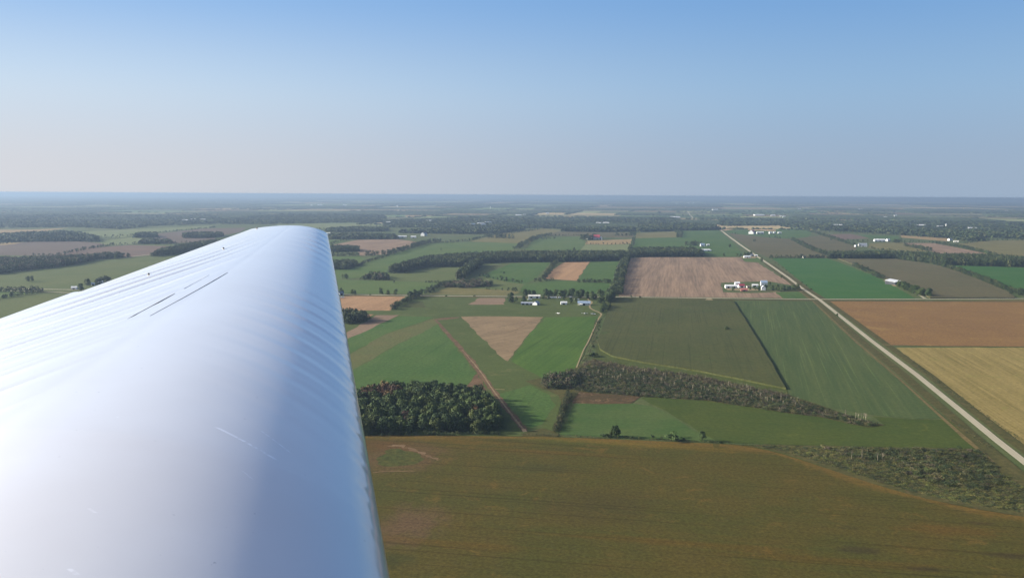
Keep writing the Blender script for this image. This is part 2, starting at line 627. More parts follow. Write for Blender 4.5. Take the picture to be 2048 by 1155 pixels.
# ---- palette
M = {}
TAN = (A(168, 140, 112), A(146, 122, 100))
M['green_crop'] = field_mat('green_crop', A(76, 108, 58), A(92, 117, 66), row=5, rowamt=0.4, patch=160, lines=0.12)
M['pasture'] = field_mat('pasture', A(88, 114, 64), A(102, 121, 72), row=8, rowamt=0.35, patch=200)
M['grey_green'] = field_mat('grey_green_crop', A(98, 113, 70), A(110, 119, 78), row=7, rowamt=0.4, patch=240)
M['bright_green'] = field_mat('bright_green_crop', A(62, 108, 54), A(76, 114, 60), row=9, rowamt=0.35, patch=150, grain=0.2, lines=0.1)
M['corn'] = field_mat('ripening_corn', A(80, 88, 54), A(92, 96, 60), row=4, rowamt=0.45, patch=140, grain=0.3, c3=A(80, 94, 54), lines=0.18)
M['brown_corn'] = field_mat('browning_corn', A(100, 98, 74), A(112, 106, 82), row=5, rowamt=0.35, patch=170, c3=A(104, 108, 76))
M['stubble'] = field_mat('tan_stubble', A(180, 154, 138), A(132, 114, 104), row=6.5, rowamt=0.85, patch=160, c3=A(150, 130, 116), lines=0.25)
M['stubble_e'] = field_mat('tan_stubble_rows_across', A(160, 138, 122), A(140, 120, 108), rows='E', row=9, rowamt=0.6, patch=150)
M['orange_stubble'] = field_mat('orange_stubble', A(192, 156, 126), A(164, 132, 108), row=16, rowamt=0.8, patch=120)
M['soil_red'] = field_mat('red_brown_soil', A(134, 112, 106), A(120, 104, 100), row=10, rowamt=0.3, patch=260)
M['soil_mauve'] = field_mat('mauve_brown_soil', A(112, 100, 98), A(122, 108, 104), row=10, rowamt=0.3, patch=260)
M['pale_green'] = field_mat('pale_green_hay', A(122, 136, 98), A(134, 142, 106), row=9, rowamt=0.4, patch=260)
M['dry_grass'] = field_mat('dry_grass', A(134, 128, 88), A(118, 116, 78), row=6, rowamt=0.3, patch=90)
M['gold'] = field_mat('golden_hay', A(176, 158, 108), A(140, 128, 82), row=6.5, rowamt=0.8, patch=110, c3=A(146, 142, 86), lines=0.2)
M['rust'] = field_mat('rusty_soybeans', A(152, 120, 80), A(138, 108, 76), rows='E', row=7, rowamt=0.5, patch=140, c3=A(162, 132, 86), lines=0.1)
M['pale_tan'] = field_mat('pale_stubble', A(178, 156, 122), A(158, 138, 106), row=9, rowamt=0.5, patch=140)
M['verge'] = field_mat('roadside_grass', A(84, 86, 54), A(100, 96, 62), row=3, rowamt=0.3, patch=26, grain=0.4, c3=A(110, 98, 70))
M['tan_verge'] = field_mat('dry_verge', A(134, 118, 86), A(114, 104, 72), row=2, rowamt=0.4, patch=24, grain=0.35)
M['gravel'] = field_mat('pale_gravel', A(200, 194, 182, 1.12), A(186, 180, 168, 1.12), row=1.6, rowamt=0.5, patch=60, grain=0.06)
M['gravel_drive'] = field_mat('driveway_gravel', A(176, 162, 136), A(160, 146, 120), row=2, rowamt=0.3, patch=20, grain=0.1)
M['bare'] = field_mat('bare_sandy_soil', A(206, 180, 150), A(190, 160, 130), row=4, rowamt=0.3, patch=30)
M['dirt'] = field_mat('brown_dirt', A(130, 106, 88), A(104, 86, 70), row=3, rowamt=0.4, patch=22, grain=0.3, c3=A(150, 122, 94))
M['airfield'] = field_mat('mown_airfield_grass', A(94, 108, 64), A(84, 98, 56), rows='E', row=9, rowamt=0.45, patch=90, grain=0.2, c3=A(106, 112, 72))
M['mown_pale'] = field_mat('pale_mown_strip', A(104, 112, 72), A(112, 112, 76), azd=-45, row=5, rowamt=0.4, patch=60)

# ---- far parcels, one patchwork sheet out to the haze with its own colours
PAL = [(176, 158, 128), (150, 156, 112), (96, 116, 80), (112, 128, 88), (128, 124, 96), (148, 132, 108), (104, 108, 84), (86, 112, 76), (136, 118, 102), (124, 136, 100)]
patches, woods_far = [], []
rf = np.random.default_rng(23)


def inview(P, m=0.06):
    q = np.asarray(P)
    return abs(math.atan2(q[0], q[1])) < R(30) + m


def build_parcels():
    y = 7000.0
    k = 0
    while y < 60000:
        dep = rf.uniform(450, 1300) * (1 + max(0, y - 9000) / 7000)
        hw = math.tan(R(36)) * (y + dep) + 2500
        x = -hw
        while x < hw:
            wd = rf.uniform(260, 1100) * (1 + max(0, y - 12000) / 14000)
            c = EX * (x + wd / 2) + NY * (y + dep / 2)
            x2, y2 = x + wd, y + dep
            if inview(c):
                lf = 0.62 if c[0] / c[1] < -0.25 else 0.40
                far = 0.08 if y > 15000 else 0.0
                u = rf.random()
                quad = [EX * a + NY * b for a, b in ((x, y), (x2, y), (x2, y2), (x, y2))]
                if u < lf + far:
                    woods_far.append((x, y, x2, y2))
                else:
                    patches.append((quad, PAL[rf.integers(len(PAL))]))
            x = x2
        y += dep


build_parcels()
V, Fs, Cs = [], [], []
for q, c in patches:
    i = len(V)
    V += [(p[0], p[1], 0) for p in q]
    Fs.append((i, i + 1, i + 2, i + 3))
    Cs += [(*A(*c, rf.uniform(0.9, 1.7)), 1)] * 4
me = mesh('field_patchwork', np.array(V), np.array(Fs))
ca = me.color_attributes.new('tint', 'FLOAT_COLOR', 'POINT')
ca.data.foreach_set('color', np.array(Cs, dtype=np.float32).ravel())
m, t, b = newmat('far_field_colours')
at = N(t, 'ShaderNodeVertexColor', layer_name='tint')
ge = N(t, 'ShaderNodeNewGeometry')
nz = noise(t, ge.outputs['Position'], 1 / 240.0, 4, 0.6)
t.links.new(mix(t, ss(t, nz, 0.35, 0.7), at.outputs[0], mix(t, 0.35, at.outputs[0], A(104, 112, 80))), b.inputs['Base Color'])
b.inputs['Roughness'].default_value = 1.0
b.inputs['Specular IOR Level'].default_value = 0.05
tag(link("far_fields", me, m, loc=(0, 0, 0.05)), kind='structure')

# ---- middle distance, left of and above the wing
_zc[0] = 0.06
Fd = lambda nm, m, px, **k: field(nm, px, M[m], **k)
Fd('hay_field', 'pale_green', [(153, 464), (182, 462), (426, 451), (423, 455), (312, 464), (247, 474), (197, 473)], label='long pale green field far beyond the wing', cat='field')
Fd('stubble_field', 'pale_tan', [(-60, 462), (0, 459), (62, 459), (138, 455.5), (60, 466), (0, 467)])
Fd('hay_field', 'pale_green', [(164, 486), (268, 474), (286, 478), (275, 487), (225, 491)])
Fd('soil_field', 'soil_mauve', [(290, 470), (405, 457), (493, 455), (480, 464), (426, 474), (441, 482), (345, 486), (314, 478)])
Fd('soil_field', 'soil_mauve', [(-160, 508), (0, 490), (60, 483), (145, 481), (200, 486), (215, 491), (182, 495), (109, 511), (0, 510)], label='mauve brown ploughed field below the pale wood on the left', cat='field')
Fd('soil_field', 'soil_red', [(109, 512), (114, 505.5), (182, 495), (262, 490), (364, 493), (440, 492), (400, 500), (345, 505), (265, 513.5), (247, 513)], label='reddish brown ploughed field with two lone trees on its near edge', cat='field')
Fd('crop_field', 'grey_green', [(-200, 585), (-160, 562), (0, 548), (104, 533), (187, 520), (249, 515), (360, 512), (520, 512), (480, 600), (145, 586), (99, 582.5), (70, 577), (0, 576)], label='large grey green crop field with a pair of trees in it', cat='field')
Fd('crop_field', 'grey_green', [(-300, 600), (0, 587), (70, 588), (100, 587), (145, 591), (420, 602), (420, 760), (-300, 760)])
Fd('crop_field', 'pasture', [(-200, 578), (0, 577), (68, 579), (75, 585), (0, 597), (-200, 612)])
Fd('stubble_field', 'pale_tan', [(-60, 492), (0, 486), (50, 483), (30, 488), (-60, 496)])
# above the wing tip
Fd('hay_field', 'pale_green', [(553, 448), (640, 446.5), (769, 446), (775, 449), (761, 452), (652, 457.5), (560, 460)], label='pale green field just above the wing tip', cat='field')
Fd('stubble_field', 'stubble', [(668, 489), (715, 479.5), (795, 478), (842, 485), (815, 497), (774, 508), (720, 511), (716, 503), (690, 497)], label='tan stubble field beyond the diagonal row of trees', cat='field')
Fd('pasture_field', 'pasture', [(655, 480), (694, 479), (668, 488), (655, 490)])
Fd('pasture_field', 'pasture', [(655, 513), (720, 512), (733, 518), (715, 526), (655, 528)])
Fd('pasture_field', 'pasture', [(655, 557), (655, 540), (728, 526), (777, 511), (855, 487), (891, 485), (1024, 483), (1046, 489), (1024, 500), (950, 507), (850, 515), (772, 540), (779, 548), (700, 557)], label='long green field sweeping up beside the wood', cat='field')
Fd('pasture_field', 'grey_green', [(779, 548), (812, 543), (850, 533), (924, 533), (914, 555), (883, 562.6), (720, 559)], label='dull green field enclosed by the curving wood', cat='field')
Fd('crop_field', 'pasture', [(655, 558.7), (720, 560), (883, 565), (872, 577), (850, 586), (655, 588)], label='green field above the gravel road next to the wing', cat='field')
Fd('dry_field', 'dry_grass', [(857, 588.6), (896, 574), (1024, 579.5), (1040, 584), (1018, 591)])
Fd('pasture_field', 'grey_green', [(896, 574), (925, 558), (959, 552), (1024, 565), (1050, 568), (1040, 583), (1024, 580)])
Fd('crop_field', 'green_crop', [(959, 552), (1024, 526), (1102, 524.5), (1086, 540), (1070, 557), (1050, 568), (1024, 565)], label='green field left of the orange stubble strip', cat='field')
Fd('stubble_field', 'orange_stubble', [(1133, 520), (1181, 520.5), (1154, 561), (1085, 557), (1096, 546)], label='bright orange tan stubble strip with broad stripes below the wood', cat='field')
Fd('crop_field', 'green_crop', [(1182.5, 521), (1248, 520), (1240, 542), (1227, 564), (1156, 561)], label='green field right of the orange stubble strip', cat='field')
Fd('crop_field', 'green_crop', [(1050, 568), (1100, 562), (1227, 564.5), (1225, 587), (1100, 588), (1040, 583)], label='green strip behind the airfield trees', cat='field')
Fd('pasture_field', 'pasture', [(1050, 500), (1071, 477), (1169, 472), (1170, 487), (1160, 500)])
Fd('dry_field', 'dry_grass', [(940, 483), (1000, 466), (1080, 457), (1125, 460), (1100, 470), (1071, 477), (1055, 487)])
Fd('soil_field', 'brown_corn', [(1090, 471), (1115, 463), (1265, 465), (1268, 475), (1216, 475), (1169, 473)])
Fd('stubble_field', 'pale_tan', [(1170, 488), (1174, 481.5), (1213, 480), (1264, 478), (1266, 487), (1215, 489)], label='pale tan strip in front of the red roofed barn', cat='field')
Fd('pasture_field', 'pale_green', [(1170, 488.7), (1215, 489.5), (1266, 487.5), (1255, 500), (1160, 500)])
Fd('dry_field', 'dry_grass', [(1273, 466.5), (1351, 462.6), (1358, 474.5), (1270, 476)])
Fd('pasture_field', 'green_crop', [(1267, 476), (1369.5, 474.5), (1369, 490), (1395, 506), (1255, 508), (1262, 489)])
Fd('hay_field', 'pale_green', [(1154, 452), (1200, 450), (1277, 449.5), (1272, 457), (1150, 457)])
Fd('stubble_field', 'pale_tan', [(1212, 450), (1277, 449.2), (1275, 451.2), (1215, 451.6)])
Fd('crop_field', 'green_crop', [(1360, 462), (1437, 460), (1476, 495), (1487, 512), (1400, 514), (1369, 490)], label='green field with the white roofed farm on its left edge', cat='field')
Fd('stubble_field', 'stubble', [(1262, 516), (1290, 514), (1482, 514.5), (1489, 523), (1515, 525), (1560, 553), (1588, 571), (1535, 562), (1442, 565), (1446, 584), (1500, 586), (1560, 583), (1575, 590), (1600, 596), (1333, 593.5), (1237, 592), (1245, 560)], label='big tan stubble field with stripes, beside the gravel road', cat='field')
Fd('grass_plot', 'pasture', [(1483, 514), (1518, 512), (1522, 524), (1492, 523.5)])
Fd('crop_field', 'green_crop', [(1452, 461), (1600, 456), (1625, 464), (1612, 478), (1540, 475), (1465, 468.5)])
Fd('crop_field', 'brown_corn', [(1458, 466), (1540, 475), (1583, 478), (1614, 495), (1650, 507), (1655, 515), (1536, 514), (1512, 505), (1485, 487)], label='brown green field right of the gravel road below the red barn', cat='field')
Fd('crop_field', 'brown_corn', [(1588, 477), (1645, 470), (1712, 493), (1712, 500), (1658, 503), (1620, 495)])
Fd('soil_field', 'soil_red', [(1648, 469), (1702, 467.5), (1737, 476), (1672, 480)], label='small reddish soil field before the dark far wood', cat='field')
Fd('crop_field', 'green_crop', [(1718, 469), (1798, 472), (1799, 482), (1750, 480)])
Fd('dry_field', 'dry_grass', [(1740, 486), (1806, 485), (1858, 503), (1785, 502), (1735, 496)])
Fd('stubble_field', 'stubble', [(1803, 485.5), (1868, 486), (1920, 496), (1985, 509), (1881, 508), (1858, 501)], label='tan stubble field on the far right above the wood', cat='field')
Fd('stubble_field', 'pale_tan', [(1801, 469), (1850, 471), (1900, 477), (1894, 482.5), (1803, 475)])
Fd('dry_field', 'dry_grass', [(1915, 487), (1975, 481), (2048, 480), (2300, 484), (2300, 520), (2048, 515), (1998, 511), (1930, 494)])
Fd('bare_ground', 'bare', [(1496, 457.2), (1540, 457), (1553, 460), (1550, 462), (1496, 460)], label='strip of bare sandy ground behind the far red barn', cat='bare ground')
Fd('bare_ground', 'bare', [(1436, 459.5), (1462, 457), (1466, 458.5), (1450, 461)])
for pp in ([(1765, 444), (1827, 449), (1792, 451.5), (1770, 447)], [(1868, 460), (1930, 465), (1928, 466.3), (1880, 463)], [(1624, 420), (1680, 417), (1702, 427.5), (1783, 429), (1697, 432)], [(810, 430), (905, 427), (920, 429.5), (812, 434)], [(880, 455), (935, 451), (933, 457), (884, 459)], [(1100, 436), (1145, 431), (1148, 435), (1110, 437)], [(1620, 440), (1700, 438.5), (1705, 440), (1625, 441.5)], [(1750, 416), (1806, 416), (1806, 419), (1760, 419)], [(1660, 414), (1700, 414), (1712, 418), (1668, 416)]):
    Fd('pale_field', 'pale_tan', pp)

# ---- right of the gravel road
Fd('crop_field', 'bright_green', [(1545, 516), (1655, 517), (1680, 525), (1712, 538), (1760, 557), (1795, 576), (1832, 597), (1648, 597), (1600, 561)], label='vivid green field right of the gravel road', cat='field')
field('corn_field', [(1674, 517), (1790, 518), (1850, 527.5), (1884, 532), (1950, 556), (2019, 585), (2030, 596), (1860, 596), (1846, 588), (1800, 572), (1720, 533)], M['brown_corn'], height=2.0, label='dull brown green corn field behind the white roofed shed', cat='corn field')
Fd('crop_field', 'bright_green', [(1886, 530), (2048, 535), (2300, 545), (2300, 600), (2048, 582), (2019, 582), (1950, 553)], label='green field at the right edge below the wood', cat='field')
Fd('soy_field', 'rust', [(1653, 601), (1850, 600.5), (2048, 600), (2400, 606), (2400, 700), (2048, 692.5), (1770, 690.5), (1722, 655)], label='rusty orange brown field right of the gravel road', cat='field')
Fd('hay_field', 'gold', [(1792, 695), (2048, 694.5), (2400, 700), (2400, 1100), (2048, 893), (2010, 868), (1960, 832), (1880, 765)], label='golden striped hay field at the right edge', cat='field')
# ---- between the two roads and the bottom
corn_px = [(1227, 598), (1330, 600), (1466, 602.5), (1500, 656), (1540, 722), (1572, 779), (1500, 764), (1400, 744), (1290, 727), (1225, 714), (1200, 700), (1196, 682), (1206, 650), (1216, 622)]
field('corn_field', corn_px, M['corn'], height=2.3, jit=0.5, step=20, label='dark olive corn field in the middle right of the view', cat='corn field')
M['margin'] = field_mat('weedy_margin', A(90, 102, 58), A(82, 92, 52), row=3, rowamt=0.2, patch=30, grain=0.35)
Fd('grass_margin', 'margin', [(1183, 720), (1196, 690), (1204, 702), (1230, 714), (1400, 743), (1500, 763), (1574, 780), (1577, 790), (1560, 787), (1400, 758), (1280, 738), (1200, 722)])
F5M = field_mat('striped_green_crop', A(76, 95, 60), A(92, 106, 68), azd=-4.5, row=5, rowamt=0.85, patch=300, grain=0.24, lines=-0.3)
field('crop_field', [(1473, 602), (1625, 602.5), (1660, 640), (1720, 692), (1780, 747), (1850, 802), (1893, 836), (1830, 838), (1740, 829), (1660, 815), (1580, 791)], F5M, label='green field with fine pale stripes left of the gravel road', cat='field')
MD = field_mat('bluish_meadow', A(76, 104, 58), A(94, 112, 68), rows='E', row=6, rowamt=0.4, patch=70, grain=0.22)
MO = field_mat('olive_meadow', A(86, 98, 48), A(72, 90, 44), rows='E', row=7, rowamt=0.35, patch=90, grain=0.28, c3=A(94, 104, 50))
field('meadow', [(1282, 795), (1330, 792), (1414, 800), (1536, 819), (1640, 834), (1735, 854), (1770, 850), (1745, 832), (1830, 839), (1897, 839), (1935, 868), (1972, 890), (1966, 897), (1740, 893), (1600, 890), (1430, 884), (1380, 850), (1330, 820)], MO, label='olive green meadow between the two belts of scrub', cat='meadow')
field('meadow', [(1150, 806), (1262, 806), (1300, 812), (1345, 832), (1385, 860), (1440, 885), (1300, 877), (1120, 869)], MD, label='bluish green meadow patch right of the tall hedge', cat='meadow')
BS = field_mat('trampled_bare_soil', A(104, 84, 66), A(86, 76, 54), rows='E', row=3, rowamt=0.5, patch=26, grain=0.4, c3=A(158, 130, 104))
field('bare_ground', [(1144, 806), (1150, 782), (1200, 780), (1258, 785), (1284, 791), (1262, 807), (1200, 808)], BS, label='patch of bare brown soil at the top of the meadow', cat='bare ground')
# airfield
M['track_soil'] = field_mat('dry_track_soil', A(168, 148, 126), A(150, 130, 108), row=2, rowamt=0.3, patch=20)
Fd('crop_field', 'grey_green', [(-700, 640), (200, 604), (690, 594), (700, 700), (705, 866), (-1500, 866), (-1500, 760)])
Fd('crop_field', 'green_crop', [(300, 640), (690, 632), (700, 740), (200, 760)])
Fd('airfield', 'airfield', [(672, 592), (1225, 595), (1216, 622), (1200, 640), (1175, 690), (1150, 740), (1120, 795), (1117, 868), (1040, 872), (700, 868), (660, 700)], label='mown grass of the small airfield', cat='airfield')
Fd('crop_field', 'green_crop', [(694, 672), (720, 664), (800, 632), (868, 634), (770, 668), (700, 707)])
Fd('crop_field', 'green_crop', [(700, 745), (790, 692), (876, 648), (900, 680), (952, 744), (930, 775), (880, 795), (715, 795)], label='green field left of the dirt strip, behind the woodlot', cat='field')
Fd('mown_strip', 'mown_pale', [(698, 710), (770, 669), (868, 637), (876, 648), (790, 691), (700, 742)])
Fd('soil_field', 'stubble_e', [(690, 680), (690, 668), (735, 640), (752, 630), (798, 630), (745, 656)], label='tan soil strip beside the wing below the small wood', cat='field')
Fd('stubble_field', 'orange_stubble', [(678, 621), (678, 593), (740, 590.5), (811, 593), (797, 605), (780, 621)], label='dry yellow tan field next to the leading edge below the road', cat='field')
Fd('stubble_field', 'orange_stubble', [(690, 628), (748, 628.5), (728, 640), (690, 640)])
Fd('soil_field', 'stubble_e', [(936, 609), (958, 595.8), (1009, 596), (1009, 609)], label='small square of tan soil by the airfield trees', cat='field')
Fd('weed_patch', 'corn', [(801, 615), (820, 605), (845, 602), (852, 615)])
T1 = field_mat('triangle_stubble', A(168, 146, 122), A(140, 122, 102), azd=-28, row=5, rowamt=0.6, patch=70, grain=0.22, c3=A(122, 108, 92), lines=0.3)
field('stubble_field', [(922, 633), (1000, 632.5), (1087, 634), (1050, 676), (1020, 716), (1016, 722), (1010, 720), (1003, 714), (965, 678)], T1, label='tan triangle of stubble in the middle of the airfield', cat='field')
G2 = field_mat('young_green_crop', A(74, 106, 48), A(92, 120, 56), azd=-6, row=7, rowamt=0.6, patch=120, grain=0.24, lines=0.2)
field('crop_field', [(1091, 634.5), (1197, 633), (1180, 668), (1150, 736), (1128, 748), (1084, 755), (1050, 738), (1023, 723), (1054, 676)], G2, label='fresh green field right of the tan triangle', cat='field')
Fd('mown_grass', 'green_crop', [(990, 790), (1060, 770), (1100, 790), (1112, 810), (1085, 848), (1062, 856), (1045, 845), (1020, 815)])
ribbon('dirt_patch', [(868, 640), (884, 638), (902, 636), (918, 634)], [4, 26, 22, 4], M['dirt'], jit=1.0, smooth_n=14)
ribbon('track', [(872, 640), (900, 672), (930, 706), (960, 744), (990, 786), (1020, 824), (1050, 862)], [4, 7, 9, 9, 8, 7, 6], M['dirt'], jit=0.9, smooth_n=60, label='brown dirt strip running across the airfield grass', cat='track')
ribbon('track', [(925, 700), (960, 742), (985, 778), (1020, 825), (1048, 860)], [0.8, 1.8, 2.0, 2.0, 3.0], M['track_soil'], jit=0.3, smooth_n=40)
ribbon('track', [(975, 663), (1000, 668), (1030, 660), (1060, 645)], [0.6, 1.6, 1.6, 0.6], M['dirt'], jit=0.2, smooth_n=24)
Fd('bare_ground', 'dirt', [(933, 772), (948, 752), (957, 746), (966, 762), (976, 782), (950, 785)])
ribbon('track', [(990, 778), (1000, 778.5), (1010, 779)], [1.2, 1.2, 0.8], M['bare'], smooth_n=8)
Fd('bare_ground', 'bare', [(1043, 858), (1051, 857), (1054, 863), (1046, 864)])
Fd('weedy_ground', 'verge', [(1118, 868), (1108, 862), (1085, 856), (1040, 868), (1048, 872), (1116, 873)])
Fd('weedy_ground', 'verge', [(1080, 756), (1128, 748), (1150, 738), (1185, 720), (1160, 782), (1140, 806), (1124, 806), (1116, 790), (1085, 778), (1050, 762)])
# bottom field
DK = A(78, 76, 42)
BOT = field_mat('olive_brown_soybeans', A(95, 85, 42), A(82, 83, 40), rows='E', row=4.5, rowamt=0.45, patch=75, grain=0.42, grain_size=2.6, c3=A(108, 92, 46), lines=0.28, rim=A(138, 108, 58),
                blobs=[(800, 912, 62, 62, -2.4, A(106, 86, 62), 0.87, 0.7), (815, 1050, 40, 60, -10.4, A(112, 90, 72), 0.82, 0.9), (760, 890, 60, 34, -10.4, A(106, 76, 48), 0.54, 0.8),
                       (1200, 1010, 70, 60, -10.4, A(76, 68, 42), 0.45, 0.9), (1090, 935, 46, 18, -10.4, A(72, 76, 44), 0.54, 0.8), (1720, 1100, 22, 9, -10.4, A(70, 64, 44), 0.72, 0.7), (1850, 1138, 16, 6, -10.4, A(66, 62, 42), 0.72, 0.7),
                       (2030, 1112, 30, 7, -10.4, A(74, 64, 46), 0.63, 0.7), 
                       (1150, 882, 160, 15, -10.4, A(104, 104, 44), 0.44, 0.95), (1330, 893, 140, 10.5, -12.4, A(138, 112, 48), 0.39, 0.95), (940, 884, 90, 13.5, -10.4, A(118, 92, 44), 0.39, 0.95), (1100, 905, 140, 10.5, -10.4, A(116, 84, 38), 0.33, 0.95), (1900, 1060, 60, 16, -10.4, A(112, 80, 38), 0.45, 0.9), (1350, 1085, 140, 9, -10.4, A(118, 84, 36), 0.33, 0.95), (1650, 1120, 120, 10.5, -10.4, A(112, 80, 36), 0.33, 0.95),
                       (760, 1120, 30, 18, -10.4, A(66, 72, 42), 0.63, 0.7), (880, 1085, 120, 10.5, -10.4, A(112, 82, 34), 0.33, 0.95), (1960, 1046, 14, 4, -10.4, A(78, 66, 40), 0.63, 0.6), (1700, 1055, 12, 6, -10.4, A(72, 70, 40), 0.45, 0.6)])
field('soy_field', [(-2600, 868), (500, 868), (728, 869), (860, 871), (1060, 872.5), (1200, 877), (1430, 887), (1505, 892), (1560, 905), (1640, 932), (1760, 972), (1850, 998), (1950, 1018), (2048, 1034), (2700, 1100), (2700, 1700), (-2600, 1700)], BOT, jit=0.8, step=12, label='wide olive brown field along the bottom of the view', cat='field')


def rim_strip(name, px, width, mat):
    P = gp(px)
    ln_ = np.concatenate(([0], np.cumsum(np.linalg.norm(np.diff(P, axis=0), axis=1))))
    tt = np.interp(np.linspace(0, ln_[-1], 90), ln_, np.arange(len(P)))
    P = np.stack((np.interp(tt, np.arange(len(P)), P[:, 0]), np.interp(tt, np.arange(len(P)), P[:, 1])), 1)
    for _ in range(60):
        P[1:-1] = 0.5 * P[1:-1] + 0.25 * (P[:-2] + P[2:])
    T = np.gradient(P, axis=0)
    T /= np.linalg.norm(T, axis=1)[:, None]
    Nn = np.stack((T[:, 1], -T[:, 0]), 1)
    wv = width * (0.8 + 0.3 * np.sin(tt * 2.2))
    V = np.concatenate((P, P + Nn * (wv * 0.35)[:, None], P + Nn * wv[:, None]))
    c = P.mean(0)
    n = len(P)
    Fs = [[r0 * n + i, r0 * n + n + i, r0 * n + n + i + 1, r0 * n + i + 1] for r0 in (0, 1) for i in range(n - 1)]
    me = mesh(name, np.concatenate((V - c, np.zeros((len(V), 1))), 1), Fs)
    at = me.attributes.new('rim', 'FLOAT', 'POINT')
    at.data.foreach_set('value', np.concatenate((np.full(n, 1.0), np.full(n, 0.8), np.zeros(n))).astype(np.float32))
    o = link(name, me, mat, loc=(c[0], c[1], nextz()))
    o['kind'] = 'structure'


rim_strip('field_margin', [(1440, 888), (1505, 892.5), (1560, 905.5), (1640, 932.5), (1760, 972.5), (1850, 998.5), (1950, 1018.5), (2048, 1034.5), (2300, 1066)], 26, BOT)
rim_strip('field_margin', [(735, 869.6), (860, 871.5), (1060, 873), (1200, 877.5), (1425, 887)], 30, BOT)
GP = field_mat('weedy_hollow', A(74, 84, 46), A(92, 92, 50), azd=50, row=2.4, rowamt=0.6, patch=20, grain=0.45, c3=A(104, 94, 50))
field('weed_patch', [(752, 919), (768, 902), (800, 897), (835, 906), (850, 918), (820, 930), (785, 933), (755, 928)], GP, jit=3.2, step=5, label='weedy green hollow in the bottom field', cat='weed patch')
SB = field_mat('bleached_soil', A(150, 128, 108), A(116, 92, 70), rows='E', row=2, rowamt=0.7, patch=14, grain=0.3)
ribbon('bare_ground', [(775, 892), (800, 891), (830, 900), (855, 911), (880, 919)], [0.5, 7, 3, 8, 0.5], SB, jit=1.8, smooth_n=24)
ribbon('bare_ground', [(745, 945), (780, 942), (830, 942)], [1.5, 3, 1], SB, jit=0.5, smooth_n=16)
Fd('scrub_ground', 'verge', [(1500, 889), (1600, 891), (1740, 894), (1960, 898), (1985, 915), (2048, 955), (2500, 1090), (2500, 1100), (2048, 1033), (1950, 1017), (1850, 997), (1760, 971), (1640, 931), (1560, 904)])
Fd('scrub_ground', 'verge', [(1150, 735), (1190, 719), (1258, 734), (1388, 752), (1536, 782), (1578, 790), (1635, 808), (1733, 842), (1770, 850), (1735, 855), (1640, 834), (1536, 820), (1414, 801), (1284, 793), (1149, 782)])
# verges and roads
road_c = [(2300, 1122), (2048, 923), (1993, 880), (1926, 825), (1835, 751), (1741, 680), (1640, 600), (1606, 577.5), (1575, 554), (1536, 527), (1512, 511), (1481, 489.5), (1453, 469), (1442, 460.5)]
ribbon('verge', [(x + dx, y) for (x, y), dx in zip(road_c[:10], (34, 34, 30, 26, 24, 20, 11, 9, 7, 5))], 13.0, M['verge'], jit=0.5)
ribbon('verge', [(x - dx, y) for (x, y), dx in zip(road_c[:10], (44, 42, 38, 32, 26, 20, 11, 9, 7, 5))], 14.0, M['verge'], jit=0.5)
ribbon('verge', [(x - dx, y) for (x, y), dx in zip(road_c[1:8], (64, 60, 52, 43, 33, 17, 14))], 3.5, M['tan_verge'], jit=0.5)
ribbon('verge', [(672, 590.2), (1005, 594.5), (1333, 597.5), (1637, 601), (2400, 604)], 24.0, M['verge'])
ribbon('cross_road', [(-400, 570), (672, 588.2), (811, 590.8), (1005, 592.6), (1227, 593.6), (1333, 595), (1536, 597.3), (1637, 598.4), (1848, 598), (2048, 597), (2500, 596)], 9.5, M['gravel'], label='straight gravel road crossing the view from left to right', cat='road')
ribbon('gravel_road', road_c, [8.8] * 4 + [8.8, 8.8, 10, 11, 12, 13], M['gravel'], label='pale gravel road running from the lower right towards the horizon', cat='road')
def lane(px, off):
    P = gp(px)
    T = np.gradient(P, axis=0)
    T /= np.linalg.norm(T, axis=1)[:, None]
    return P + np.stack((-T[:, 1], T[:, 0]), 1) * off


M['tracks'] = field_mat('packed_gravel', A(170, 164, 154, 1.05), A(188, 182, 172, 1.05), row=1.2, rowamt=0.6, patch=40, grain=0.1)
for off in (-2.4, -0.9, 0.9, 2.4):
    Q = lane(road_c[:10], off)
    q3 = proj(np.concatenate((Q, np.zeros((len(Q), 1))), 1))
    ribbon('wheel_track', [tuple(v) for v in q3], 0.7, M['tracks'])
ribbon('gravel_road', [(1396, 444), (1380, 430), (1371, 414)], 16.0, M['gravel'])
ribbon('side_road', [(-200, 575), (95, 583.5), (145, 585.5), (200, 588), (330, 592)], 8.0, M['gravel'])
ribbon('field_road', [(-200, 565), (0, 546.8), (96, 535.5), (187, 519.5), (249, 514.5), (345, 504), (440, 494)], 9.0, M['gravel'])
ribbon('farm_track', [(1763, 689.5), (1800, 690.5), (1870, 692), (2048, 693.3), (2400, 699)], [5, 5, 3, 3, 3], M['tan_verge'])
ribbon('farm_drive', [(1176, 593.5), (1177, 600), (1184, 604), (1180, 610), (1180, 615), (1187, 620), (1198, 624.5), (1202.5, 629), (1198, 636), (1193, 646), (1177, 682), (1167, 700), (1153, 735)], [3.5, 4, 4, 4, 4, 4, 4.5, 4, 3.2, 2.6, 2.2, 2.0, 2.0], M['gravel_drive'], smooth_n=60, label='curving pale farm drive leading down into a straight lane', cat='drive')
ribbon('farm_drive', [(1606, 582), (1560, 581.8), (1510, 580.5), (1480, 577), (1462, 579)], [6, 5, 5, 6, 5], M['gravel_drive'], smooth_n=24)
Fd('farm_yard', 'gravel_drive', [(1450, 577), (1476, 575), (1504, 576), (1520, 577), (1518, 581), (1490, 582), (1455, 580)])
Fd('grass_plot', 'green_crop', [(1552, 584), (1598, 583.5), (1614, 597), (1566, 596.5)])
ribbon('farm_drive', [(1850, 596.5), (1838, 590), (1822, 582), (1805, 574.5), (1795, 571)], [8, 5, 4, 5, 8], M['gravel'], smooth_n=20)
